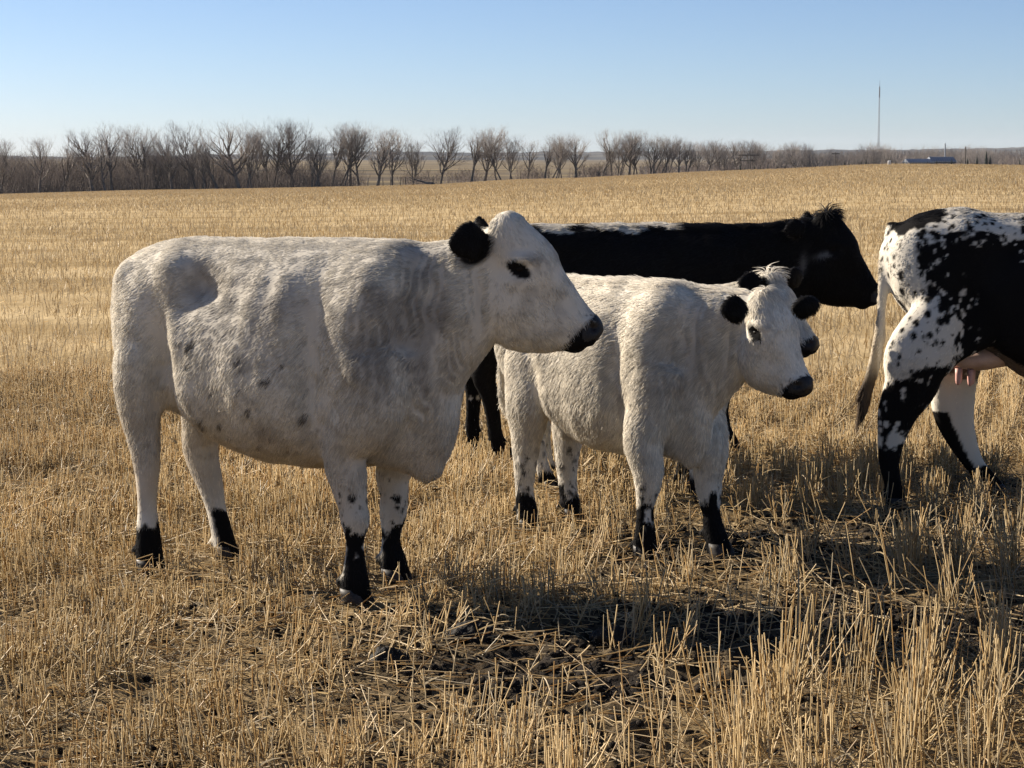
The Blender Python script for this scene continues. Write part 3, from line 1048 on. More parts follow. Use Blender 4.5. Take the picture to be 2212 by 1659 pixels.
def bare_tree(seed, spread=1.0, stems=1, twig=1.0, dense=1.0):
    """a leafless tree 10 m tall -> trunk mesh, crown mesh"""
    R_ = random.Random(seed)
    tv, tf, cv, cf = [], [], [], []

    def grow(p, d, L, rad, lvl):
        n = 5 if lvl < 2 else 3
        pts = [p.copy()]; rads = [rad]
        q = p.copy(); dd = d.copy()
        for k in range(n):
            w = .07 if lvl == 0 else .11
            dd = (dd + Vector((R_.gauss(0, w), R_.gauss(0, w), R_.gauss(.20 if lvl else .05, w * .5)))).normalized()
            q = q + dd * (L / n)
            pts.append(q.copy()); rads.append(rad * (1 - (.72 if lvl else .68) * (k + 1) / n))
        if lvl <= 1:
            tube(tv, tf, pts, rads, 5 if lvl == 0 else 4)
        else:
            tube(cv, cf, pts, rads, 3)
        if lvl >= 4:
            return
        if lvl == 0:
            m = int(R_.randint(11, 14) * dense)
            us = [R_.uniform(.24, .97) for _ in range(m)]
        else:
            m = int((R_.randint(5, 6), R_.randint(4, 5), R_.randint(2, 3))[lvl - 1] * dense)
            us = [R_.uniform(.22, 1.0) for _ in range(m)]
        for u in us:
            i = min(int(u * n), n - 1); f = u * n - i
            b = pts[i].lerp(pts[i + 1], f)
            ax = (pts[i + 1] - pts[i]).normalized()
            an = R_.uniform(0, 2 * math.pi)
            o = ax.orthogonal().normalized(); o = Matrix.Rotation(an, 3, ax) @ o
            tilt = R_.uniform(.45, .85) * spread if lvl == 0 else R_.uniform(.35, .85)
            nd = (ax * math.cos(tilt) + o * math.sin(tilt)).normalized()
            nl = L * (R_.uniform(.56, .76) * (1.12 - .60 * u) if lvl == 0 else R_.uniform(.40, .66))
            rr = rads[i] * (.66 if lvl == 0 else .6)
            grow(b, nd, nl, max(rr, (.0, .045, .020, .0090, .0062)[lvl + 1] * twig), lvl + 1)

    for s in range(stems):
        off = Vector((R_.gauss(0, .35), R_.gauss(0, .35), -.4)) if stems > 1 else Vector((0, 0, -.4))
        d = Vector((R_.gauss(0, .10 if stems == 1 else .17), R_.gauss(0, .10), 1)).normalized()
        grow(off, d, 9.6 * R_.uniform(.88, 1.0) / (1 if stems == 1 else 1.06), .24 * R_.uniform(.85, 1.2) / math.sqrt(stems), 0)
    out = []
    for nm, v, f, m in (('trunk', tv, tf, M_BARK), ('crown', cv, cf, M_TWIG)):
        me = fast_mesh(nm, np.array([tuple(q) for q in v]), np.array(f)); me.materials.append(m)
        out.append(me)
    zmax = max(q.z for q in cv)
    return out[0], out[1], zmax


KINDS = [bare_tree(3, 1.0, 1), bare_tree(5, .8, 2), bare_tree(8, 1.1, 1, 1, 1.1), bare_tree(13, .75, 1), bare_tree(21, .9, 3), bare_tree(34, 1.05, 2), bare_tree(55, .7, 1, 1, .6), bare_tree(89, .95, 1, 1.3, 1.15)]
edge_py = lambda px: float(np.interp(px, EDGE_PX, EDGE_PY))
TREES = [  # base x in the picture, top y, kind
    (4, 294, 1), (90, 288, 0), (136, 296, 6), (206, 274, 2), (232, 300, 6), (246, 266, 3), (302, 272, 5), (316, 275, 3), (340, 312, 1), (376, 280, 2), (426, 266, 7), (446, 296, 1),
    (474, 300, 6), (522, 257, 2), (540, 280, 1), (562, 267, 0), (585, 285, 3), (606, 259, 5), (636, 255, 2), (678, 287, 1), (692, 285, 0), (718, 279, 3), (742, 269, 5), (757, 265, 3), (776, 265, 0), (816, 273, 2), (848, 281, 7),
    (893, 298, 1), (952, 278, 7), (1019, 278, 3), (1046, 267, 2), (1081, 287, 5), (1103, 292, 1), (1140, 298, 0), (1176, 300, 3), (1196, 290, 5), (1210, 300, 1), (1243, 284, 2), (1300, 305, 6), (1320, 281, 7), (1336, 290, 4), (1358, 276, 2), (1372, 285, 1),
    (1403, 290, 4), (1411, 295, 0), (1429, 295, 5), (1443, 296, 3), (1464, 301, 2), (1481, 303, 1), (1506, 305, 4), (1526, 297, 2), (1536, 305, 5), (1548, 307, 1), (1562, 309, 0), (1574, 312, 4), (1592, 301, 2), (1604, 303, 5), (1616, 303, 4), (1630, 306, 1), (1648, 305, 7),
    (1670, 317, 1), (1692, 317, 4), (1714, 305, 2), (1726, 307, 4), (1736, 309, 5), (1750, 312, 1), (1762, 323, 0), (1778, 319, 4), (1794, 325, 5), (1820, 328, 1), (1846, 322, 4), (1862, 311, 5), (1884, 307, 4), (1897, 309, 2), (1912, 311, 1),
    (1985, 318, 4), (2008, 315, 5), (2026, 316, 4), (2052, 319, 1), (2075, 313, 2), (2098, 314, 4), (2112, 316, 5), (2136, 319, 1)]
WORD = {0: 'single-stemmed', 1: 'twin-stemmed', 2: 'wide-crowned', 3: 'slender upright', 4: 'many-stemmed bushy', 5: 'forked', 6: 'thin sparse', 7: 'densely twigged'}
ORD = ['', 'first', 'second', 'third', 'fourth', 'fifth', 'sixth', 'seventh', 'eighth', 'ninth', 'tenth', 'eleventh', 'twelfth']
MARKS = [(-100, "the photo's left edge"), (220, "the white cow's tail"), (500, "the white cow's ribs"), (700, "the white cow's shoulder"), (870, "the white cow's neck"), (1090, "the white cow's poll"), (1303, "the white cow's nose"),
         (1440, "the woolly calf's back"), (1560, "the black cow's withers"), (1700, "the black cow's ear"), (1770, "the black cow's poll"), (1950, "the speckled cow's tail")]
tr_ = random.Random(4)
placed = []
for px, top, k in TREES:
    s = (px - 1106) / 4280
    D = float(edge_dist(np.array(s))) + (tr_.uniform(3, 12) if px < 1500 else 0)
    if px >= 1500:
        D = 345 + (px - 1500) * .28 + tr_.uniform(0, 25)
    if px >= 1960: D = 620 + tr_.uniform(0, 50)
    zb = float(field_z(np.array([s * D]), np.array([D]))[0])
    zt = CAM_Z + (340 - top) / 4280 * D
    placed.append((px, s * D, D, zb, zt, k))
for i, (px, X_, D, zb, zt, k) in enumerate(placed):
    tm, cm, zm = KINDS[k]
    t = empty('bare_tree', (X_, D, zb), tr_.uniform(0, 6.28))
    h = (zt - zb) / zm * 1.07
    w = h * tr_.uniform(1.2, 1.5)
    t.scale = (w, w, h)
    for nm, md in (('trunk', tm), ('crown', cm)):
        c = bpy.data.objects.new(nm, md); COL.objects.link(c); c.parent = t
    lm = max((q for q in MARKS if q[0] < px), key=lambda q: q[0])
    n_ = sum(1 for q in placed if lm[0] < q[0] <= px)
    tag(t, f'{WORD[k]} bare tree, {ORD[n_]} to the right of the spot above {lm[1]}', 'tree', 'bare trees lining the far edge of the field')


# ---------------------------------------------------------------- thickets and far woods (nobody could count these)
def brush(name, n, place, hmin, hmax, rad, seed, label, mat):
    r = np.random.default_rng(seed)
    x, y, hm = place(n, r)
    z = field_z(x, y)
    hgt = r.uniform(hmin, hmax, len(x)) * hm
    lean = np.abs(r.normal(0, .28, len(x))); az = r.uniform(0, 6.28, len(x))
    d = np.stack([np.sin(lean) * np.cos(az), np.sin(lean) * np.sin(az), np.cos(lean)], 1)
    base = np.stack([x, y, z - .2], 1)
    side = np.stack([np.cos(az + 2), np.sin(az + 2), 0 * az], 1)
    ch = [stalks(base, d, hgt, rad * r.uniform(.5, 1.5, len(x)), r.normal(0, .5, len(x)), side, 3, 2, np.ones((len(x), 3)), .35)]
    for rep in range(3):
        u = r.uniform(.25, .9, len(x))
        a2 = r.uniform(0, 6.28, len(x)); l2 = r.uniform(.4, 1.1, len(x))
        d2 = np.stack([np.sin(l2) * np.cos(a2), np.sin(l2) * np.sin(a2), np.cos(l2)], 1)
        ch.append(stalks(base + d * (hgt * u)[:, None], d2, hgt * r.uniform(.2, .45, len(x)), rad * .5 * r.uniform(.5, 1.3, len(x)), r.normal(0, .2, len(x)), side, 2, 1, np.ones((len(x), 3)), .3))
    V = []; F = []; o = 0
    for v, f, c in ch:
        V.append(v); F.append(f + o); o += len(v)
    me = fast_mesh(name, np.concatenate(V), np.concatenate(F)); me.materials.append(mat)
    ob = bpy.data.objects.new(name, me); COL.objects.link(ob)
    tag(ob, label, 'bushes', kind='stuff')
    return ob


def place_left(n, r):
    px = r.uniform(-500, 800, n) - 60 * r.random(n)
    s = (px - 1106) / 4280
    D = edge_dist(s) + 4 + r.gamma(2, 9, n)
    f = 1 - .75 * sstep(430, 860, px + 60 * r.normal(0, 1, n))
    return s * D, D, f * (.65 + .5 * vnoise(np.stack([px, 0 * px], 1), .03, 3))


def place_mid(n, r):
    c = r.choice(np.array([905, 1000, 1150, 1275, 1305, 1420, 1490, 1560, 1640]), n)
    px = c + r.normal(0, 22, n)
    s = (px - 1106) / 4280
    D = edge_dist(s) + 5 + r.gamma(2, 8, n) + np.where(px > 1450, 25, 0)
    return s * D, D, np.full(n, .55)


def place_right(n, r):
    px = r.uniform(1380, 2700, n)
    s = (px - 1106) / 4280
    D = r.uniform(560, 1200, n)
    return s * D, D, .55 + .45 * sstep(1400, 1700, px)


brush('thicket', 11000, place_left, 2.8, 7.0, .034, 2, 'dark tangled thicket behind the trees at the left edge', M_BRUSH)
brush('undergrowth', 1500, place_mid, 1.5, 5.0, .04, 3, 'scattered low brush between the trunks in the middle of the tree row', M_BRUSH)
brush('distant_wood', 9000, place_right, 3.5, 7.0, .12, 4, 'grey leafless wood covering the rise on the right horizon', M_BRUSH)

# ---------------------------------------------------------------- far hills with their woods
M_HILL, _nt, _b = new_mat('hill')
_f = noise_fac(_nt, .004, 5, .6, stretch=(.5, 1, 2.5))
_nt.links.new(ramp(_nt, [(.35, (.035, .036, .035)), (.52, (.06, .057, .052)), (.60, (.14, .12, .09)), (.72, (.045, .044, .042))], _f), _b.inputs['Base Color'])
_b.inputs['Roughness'].default_value = 1
_b.inputs['Specular IOR Level'].default_value = 0


def ridge(name, D0, D1, prof, seed, amp):
    sx = np.linspace(-.55, .55, 420)
    px = 1106 + 4280 * sx
    top = np.interp(px, [p for p, _ in prof], [t for _, t in prof])
    rows = []
    for k in range(7):
        t = k / 6
        D = D0 + (D1 - D0) * t
        zt = CAM_Z + (340 - top) / 4280 * D1
        pp = np.stack([sx * 900, np.full_like(sx, seed * 3.3 + t * 2)], 1)
        zz = -14 + (zt + 14) * math.sin(t * math.pi / 2) + amp * t * ((fbm(pp, .06, seed, 3) - .5) * 2 + (vnoise(pp, .9, seed + 5) - .5) * .9)
        rows.append(np.stack([sx * D, np.full_like(sx, D), zz], 1))
    rows.append(np.stack([sx * (D1 + 900), np.full_like(sx, D1 + 900), np.full_like(sx, -20)], 1))
    me = fast_mesh(name, np.concatenate(rows), grid_faces(len(rows), len(sx)))
    me.materials.append(M_HILL)
    ob = bpy.data.objects.new(name, me); COL.objects.link(ob)
    tag(ob, kind='structure')


ridge('hills', 3000, 5200, [(-1200, 334), (0, 336), (300, 338), (430, 333), (600, 334), (800, 328), (1000, 330), (1250, 328), (1500, 326), (1800, 325), (2212, 320), (3400, 318)], 3, 3.5)

# ---------------------------------------------------------------- spruces
def spruce(seed):
    r = random.Random(seed)
    V, F = [], []
    for k in range(26):
        z = .25 + k * .185
        R0 = (1 - k / 27) * 1.25 * r.uniform(.85, 1.1)
        m = 11
        for j in range(m):
            a = 2 * math.pi * (j + r.random()) / m
            L = R0 * r.uniform(.6, 1.12)
            c, s = math.cos(a), math.sin(a)
            w = .10 + .16 * L
            tip = Vector((c * L, s * L, z - .28 * L)); mid = Vector((c * L * .5, s * L * .5, z - .04))
            n0 = len(V)
            V += [Vector((c * .04, s * .04, z + .12)), mid + Vector((-s * w, c * w, -.06)), tip, mid + Vector((s * w, -c * w, -.06)), mid + Vector((0, 0, -.16))]
            F += [(n0, n0 + 1, n0 + 2), (n0, n0 + 2, n0 + 3), (n0 + 1, n0 + 4, n0 + 2), (n0 + 4, n0 + 3, n0 + 2)]
    tv, tf = [], []
    tube(tv, tf, [Vector((0, 0, -.3)), Vector((0, 0, 2.5)), Vector((0, 0, 5.0))], [.11, .07, .015], 6)
    a = fast_mesh('trunk', np.array([tuple(v) for v in tv]), np.array(tf)); a.materials.append(M_BARK)
    b = fast_mesh('crown', np.array([tuple(v) for v in V]), np.array(F)); b.materials.append(M_SPRUCE)
    return a, b


SP = [spruce(1), spruce(2), spruce(3)]
spots = [(1561, 366, 378), (1596, 353, 376), (1606, 358, 376), (1627, 356, 375), (1640, 354, 374), (1655, 354, 373), (1675, 355, 371), (1692, 356, 369), (1712, 357, 368), (1820, 347, 358), (1829, 346, 358), (1856, 346, 357), (1866, 342, 357), (1930, 346, 356),
         (1998, 347, 356), (2018, 345, 356), (2050, 343, 356), (2084, 340, 356), (2104, 336, 356), (2124, 326, 357), (2132, 334, 357), (2196, 343, 359)]
for i, (px, top, bot) in enumerate(spots):
    s = (px - 1106) / 4280
    D = 338 + (px - 1560) * .22 if px < 1980 else 440
    z0 = CAM_Z + (340 - bot) / 4280 * D; h = (bot - top) / 4280 * D
    t = empty('spruce_tree', (s * D, D, z0), i * 1.3)
    t.scale = (h / 5.1,) * 3
    for nm, md in zip(('trunk', 'crown'), SP[i % 3]):
        c = bpy.data.objects.new(nm, md); COL.objects.link(c); c.parent = t
    if px < 1730: lb = f'small dark spruce below the bare trees right of centre, {ORD[i + 1]} of nine'
    elif px < 1980: lb = f'little dark spruce on the crest near the mast, {ORD[i - 8]} of five from left'
    elif px == 2124: lb = 'tallest dark spruce right of the long roof'
    else: lb = f'dark spruce beside the long roof, {ORD[i - 13]} of eight from the left'
    tag(t, lb, 'spruce', 'spruces along the field edge')

# ---------------------------------------------------------------- radio mast
M_STEEL = simple_mat('galvanised_steel', (.23, .25, .28), (.36, .38, .41), 3, .5)
M_DARK = simple_mat('dark_steel', (.03, .03, .035), (.06, .06, .065), 3, .6)
M_POLE = simple_mat('weathered_pole', (.09, .075, .062), (.17, .145, .12), 2, .9)
M_WHITE = simple_mat('white_paint', (.70, .70, .68), (.80, .80, .78), 2, .5)


def box(V, F, lo, hi):
    n = len(V)
    for z in (lo[2], hi[2]):
        V += [Vector((lo[0], lo[1], z)), Vector((hi[0], lo[1], z)), Vector((hi[0], hi[1], z)), Vector((lo[0], hi[1], z))]
    F += [(n, n + 3, n + 2, n + 1), (n + 4, n + 5, n + 6, n + 7), (n, n + 1, n + 5, n + 4), (n + 1, n + 2, n + 6, n + 5), (n + 2, n + 3, n + 7, n + 6), (n + 3, n, n + 4, n + 7)]


DM = 640.0
zb = -4.0
mast = empty('radio_mast', ((1892 - 1106) / 4280 * DM, DM, zb))
tag(mast, 'tall slim lattice radio mast above the trees on the right horizon', 'mast')
Hm = CAM_Z + (340 - 190) / 4280 * DM - zb
w0, w1 = .40, .16
legp = lambda k, t: Vector((math.cos(k * 2.0944 + .4) * (w0 + (w1 - w0) * t), math.sin(k * 2.0944 + .4) * (w0 + (w1 - w0) * t), Hm * t))
for k in range(3):
    V, F = [], []
    tube(V, F, [legp(k, 0), legp(k, .5), legp(k, 1)], [.055, .05, .04], 5)
    mesh_obj('leg', V, F, M_STEEL, mast)
V, F = [], []
nb = 26
for q in range(nb):
    t0, t1 = q / nb, (q + 1) / nb
    for k in range(3):
        tube(V, F, [legp(k, t0), legp((k + 1) % 3, t1)], [.03, .03], 3)
        tube(V, F, [legp(k, t1), legp((k + 1) % 3, t1)], [.025, .025], 3)
mesh_obj('bracing', V, F, M_STEEL, mast)
V, F = [], []
tube(V, F, [Vector((0, 0, Hm * .88)), Vector((0, 0, Hm)), Vector((0, 0, Hm + .1)), Vector((0, 0, Hm + 2.2))], [.17, .15, .05, .02], 6)
mesh_obj('antenna', V, F, M_DARK, mast)


# ---------------------------------------------------------------- utility poles
def pole(px, top, bot, D, arms, mat, label, rad=.14):
    s = (px - 1106) / 4280
    z0 = CAM_Z + (340 - bot) / 4280 * D - 1.5
    h = CAM_Z + (340 - top) / 4280 * D - z0
    p = empty('utility_pole', (s * D, D, z0))
    tag(p, label, 'pole', 'utility poles along the field edge')
    V, F = [], []
    tube(V, F, [Vector((0, 0, 0)), Vector((0, 0, h))], [rad, rad * .7], 7)
    mesh_obj('post', V, F, mat, p)
    for dz, L in arms:
        V, F = [], []
        box(V, F, (-L, -.22, h - dz - .1), (L, -.1, h - dz + .1))
        mesh_obj('crossarm', V, F, mat, p)
    return p


pole(1612, 331, 374, 345, [(.35, 1.6), (1.3, 1.4)], M_POLE, 'left pole of the close pair with double crossarms behind the spruces')
pole(1617, 331, 374, 349, [(.35, 1.6)], M_POLE, 'right pole of the close pair with crossarms behind the spruces')
pole(1800, 329, 359, 400, [(.3, .8)], M_POLE, 'dark wooden pole with a short crossarm left of the radio mast')
pole(2035, 310, 341, 470, [], M_STEEL, 'tall pale pole rising behind the long roof', .2)
pole(2079, 317, 341, 470, [], M_POLE, 'shorter plain pole at the right end of the long roof', .2)

# ---------------------------------------------------------------- long farm shed
M_WALL = simple_mat('shed_wall', (.10, .105, .12), (.15, .155, .17), 1.5, .8)
M_ROOF = simple_mat('pale_roof', (.13, .145, .17), (.19, .205, .235), 1.5, .7)
M_PANEL = simple_mat('navy_panel', (.012, .018, .040), (.022, .032, .065), 2, .35)
DS = 452.0
shed = empty('farm_shed', ((2010 - 1106) / 4280 * DS, DS, CAM_Z + (340 - 356) / 4280 * DS - 1.0))
tag(shed, 'long low shed with pale roof and slanting navy panels on the right horizon', 'shed')
mpx = DS / 4280
z_of = lambda py: CAM_Z + (340 - py) / 4280 * DS - shed.location.z
for x0, x1, zt, zw, y0 in ((-52 * mpx, 2 * mpx, z_of(343), z_of(351), 0.0), (1 * mpx, 54 * mpx, z_of(338.5), z_of(349.5), 1.2)):
    V, F = [], []
    box(V, F, (x0 + .2, y0 + .3, 0), (x1 - .2, y0 + 8, zw))
    mesh_obj('wall', V, F, M_WALL, shed)
    V = [Vector((x0, y0, zw)), Vector((x1, y0, zw)), Vector((x1, y0 + 4.2, zt)), Vector((x0, y0 + 4.2, zt)), Vector((x0, y0 + 8.4, zw)), Vector((x1, y0 + 8.4, zw))]
    F = [(0, 1, 2, 3), (3, 2, 5, 4), (0, 3, 4), (1, 5, 2), (0, 4, 5, 1)]
    roof = mesh_obj('roof', V, F, M_ROOF, shed)
    n = 11
    wd = (x1 - x0) / n
    for k in range(n):
        a0 = x0 + wd * (k + .10); a1 = a0 + wd * .66; sh_ = wd * .55
        nrm = Vector((0, -(zt - zw), 4.2)).normalized() * .06
        q = [Vector((a0 - sh_ * .5, y0 + .25, zw + .25 / 4.2 * (zt - zw))), Vector((a1 - sh_ * .5, y0 + .25, zw + .25 / 4.2 * (zt - zw))), Vector((a1 + sh_ * .3, y0 + 3.9, zw + 3.9 / 4.2 * (zt - zw))), Vector((a0 + sh_ * .3, y0 + 3.9, zw + 3.9 / 4.2 * (zt - zw)))]
        V = [p + nrm * .2 for p in q] + [p + nrm for p in q]
        mesh_obj('panel', V, [(4, 5, 6, 7), (0, 1, 5, 4), (1, 2, 6, 5), (2, 3, 7, 6), (3, 0, 4, 7)], M_PANEL, roof)

# white tanks on the crest, fence posts, fallen branches
for i, px in enumerate((1919.3, 1922.6)):
    D = 272.0
    t0 = at(px, 355.5, D)
    sh = Shell()
    sh.loft([ring(Vector((0, 0, z)), Vector((rr, 0, 0)), Vector((0, rr, 0))) for z, rr in ((-.2, .10), (.42, .10), (.50, .085), (.55, .03))])
    o = mesh_obj('marker_post', sh.v, sh.f, M_WHITE, None, True)
    o.location = t0
    tag(o, ('left' if i == 0 else 'right') + ' one of two stubby white posts on the crest right of the mast', 'post', 'white posts on the crest')
for i, (px, tilt) in enumerate(((796, .05), (829, -.04), (845, .02), (866, .08), (878, -.06), (936, .03))):
    s = (px - 1106) / 4280; D = float(edge_dist(np.array(s))) + 2
    zz = float(field_z(np.array([s * D]), np.array([D]))[0])
    V, F = [], []
    tube(V, F, [Vector((0, 0, -.2)), Vector((tilt * .7, 0, .7)), Vector((tilt * 1.4, 0, 1.4))], [.07, .065, .05], 6)
    o = mesh_obj('fence_post', V, F, M_POLE); o.location = (s * D, D, zz)
    tag(o, f'weathered wooden fence post under the trees in the middle, {ORD[i + 1]} of six from the left', 'post', 'fence posts under the trees')
V, F = [], []
R_ = random.Random(9)
tube(V, F, [Vector((-2.6, 0, 1.3)), Vector((-1, .1, .75)), Vector((.3, 0, .35)), Vector((1.6, -.1, .2))], [.06, .13, .2, .24], 6)
for k in range(9):
    b = Vector((R_.uniform(-2.4, 1.0), 0, R_.uniform(.4, 1.1)))
    tube(V, F, [b, b + Vector((R_.uniform(-1.2, .3), R_.uniform(-.5, .5), R_.uniform(-.3, .6)))], [.05, .015], 4)
s = (918 - 1106) / 4280; D = float(edge_dist(np.array(s))) - 1
o = mesh_obj('fallen_branch', V, F, M_BARK); o.location = (s * D, D, float(field_z(np.array([s * D]), np.array([D]))[0]))
tag(o, 'dark fallen branch lying at the field edge below the trees', 'branch')

# ---------------------------------------------------------------- cow pats on the trodden earth
M_DUNG = simple_mat('dung', (.008, .007, .006), (.026, .022, .018), 45, .8, .9, .02)
for i, (px, py, w, lb) in enumerate(((1016, 1392, .075, 'dark lumpy cow pat on the bare earth right of the white cow\'s front hooves'), (1325, 1402, .07, 'dark cow pat among straw on the bare earth below the woolly calf'), (842, 1452, .06, 'crumbled dark cow pat below the white cow\'s front hooves'))):
    p = at(px, py, 4280 * CAM_Z / (py - 340))
    rr = np.random.default_rng(40 + i)
    bm = bmesh.new()
    bmesh.ops.create_icosphere(bm, subdivisions=4, radius=1)
    P = np.array([v.co[:] for v in bm.verts])
    d = 1 + .55 * (fbm(P + i * 7, 1.6, 90 + i, 3) - .5) + .25 * np.abs(np.sin(np.hypot(P[:, 0], P[:, 1]) * 7 + 3 * fbm(P, 2, 5)))
    for v, k in zip(bm.verts, d):
        v.co = Vector((v.co.x * k * w, v.co.y * k * w * .8, max(v.co.z, -.15) * k * .04 + .010 * math.sin(v.co.x * 9) * math.sin(v.co.y * 8)))
    me = bpy.data.meshes.new('cow_pat'); bm.to_mesh(me); bm.free()
    me.polygons.foreach_set('use_smooth', np.ones(len(me.polygons), dtype=bool)); me.materials.append(M_DUNG)
    o = bpy.data.objects.new('cow_pat', me); COL.objects.link(o); o.location = (p.x, p.y, .004)
    tag(o, lb, 'dung', 'cow pats on the bare earth')

BUILD = 'ABCDE'

# ---------------------------------------------------------------- the herd
def frame(origin, yaw):
    f = Vector((math.cos(yaw), math.sin(yaw), 0)); l = Vector((-math.sin(yaw), math.cos(yaw), 0))
    o = Vector((*origin, 0))
    loc = lambda p: Vector(((p - o).dot(f), (p - o).dot(l), p.z))
    rot = lambda d: Vector((Vector(d).dot(f), Vector(d).dot(l), d[2]))

    def tr(px, py, y):
        """the point of the animal's own vertical plane at lateral offset y that is seen at (px, py)"""
        c = Vector((0, 0, CAM_Z)); d = at(px, py, 1.0) - c
        t = (o + l * y - c).dot(l) / d.dot(l)
        return loc(c + d * t)
    return loc, rot, tr


def leg(tr, y, top, rest, y1=None):
    """top: joints in the animal's frame; rest: (px, py, half length, half width) down to the hoof"""
    pts = [(Vector(c), a, b) for c, a, b in top]
    n = len(rest)
    for i, (px, py, a, b) in enumerate(rest):
        yy = y if y1 is None else y + (y1 - y) * i / max(1, n - 1)
        pts.append((tr(px, py, yy), a, b))
    c = pts[-1][0]
    pts[-1] = (Vector((c.x, c.y, .012)), pts[-1][1], pts[-1][2])
    return pts


def plain_legs(L, H, W, fx):
    """standing legs; fx = foot shifts along the body for near hind, far hind, near front, far front"""
    out = []
    for side, k in ((-1, 0), (1, 1)):
        d = fx[k]
        J = [((-.50 * L, .14 * W, 1.02 * H), .23, .10), ((-.47 * L, .18 * W, .80 * H), .165, .095), ((-.54 * L + .4 * d, .19 * W, .63 * H), .10, .07), ((-.60 * L + .6 * d, .19 * W, .51 * H), .072, .052),
             ((-.575 * L + .7 * d, .19 * W, .40 * H), .055, .045), ((-.56 * L + .85 * d, .19 * W, .26 * H), .042, .036), ((-.55 * L + .95 * d, .19 * W, .15 * H), .045, .042), ((-.52 * L + d, .19 * W, .09 * H), .045, .044), ((-.50 * L + d, .19 * W, .012), .05, .048)]
        out.append([(Vector((c[0], c[1] * side, c[2])), a * H, b * H) for c, a, b in J])
    for side, k in ((-1, 2), (1, 3)):
        d = fx[k]
        J = [((.55 * L, .16 * W, .95 * H), .17, .09), ((.50 * L, .19 * W, .75 * H), .15, .09), ((.50 * L + .25 * d, .19 * W, .58 * H), .098, .072), ((.515 * L + .5 * d, .19 * W, .45 * H), .066, .056),
             ((.52 * L + .65 * d, .19 * W, .36 * H), .055, .05), ((.515 * L + .75 * d, .19 * W, .27 * H), .036, .036), ((.51 * L + .9 * d, .19 * W, .15 * H), .04, .04), ((.525 * L + d, .19 * W, .09 * H), .046, .044), ((.535 * L + d, .19 * W, .012), .05, .048)]
        out.append([(Vector((c[0], c[1] * side, c[2])), a * H, b * H) for c, a, b in J])
    return out


BUMPS = [((-.42, .225, 1.250), (.09, .09, .09), .034), ((-.275, .262, 1.20), (.07, .10, .07), -.034), ((-.215, .270, 1.165), (.11, .10, .10), -.030), ((-.10, .28, 1.15), (.13, .10, .13), -.020), ((-.31, .26, 1.09), (.06, .1, .09), -.020), ((-.70, .14, 1.20), (.07, .07, .07), .018),
         ((-.60, .22, .92), (.12, .08, .22), .028), ((-.445, .25, .80), (.065, .13, .22), -.085), ((-.285, .27, .72), (.10, .10, .19), .038), ((-.33, .25, .98), (.08, .08, .09), .02),
         ((.55, .25, .92), (.13, .1, .26), .056), ((.345, .29, .88), (.06, .12, .30), -.046), ((.86, .13, 1.14), (.045, .10, .15), .022), ((.775, .16, 1.08), (.035, .1, .20), -.020), ((.05, .31, .80), (.22, .1, .22), .012),
         ((.62, .17, 1.20), (.10, .1, .10), .012), ((.70, .20, .95), (.06, .1, .22), -.018), ((-.10, .28, 1.20), (.05, .07, .12), .010), ((.06, .29, 1.18), (.05, .07, .14), .010), ((.20, .29, 1.15), (.05, .07, .14), .009)]


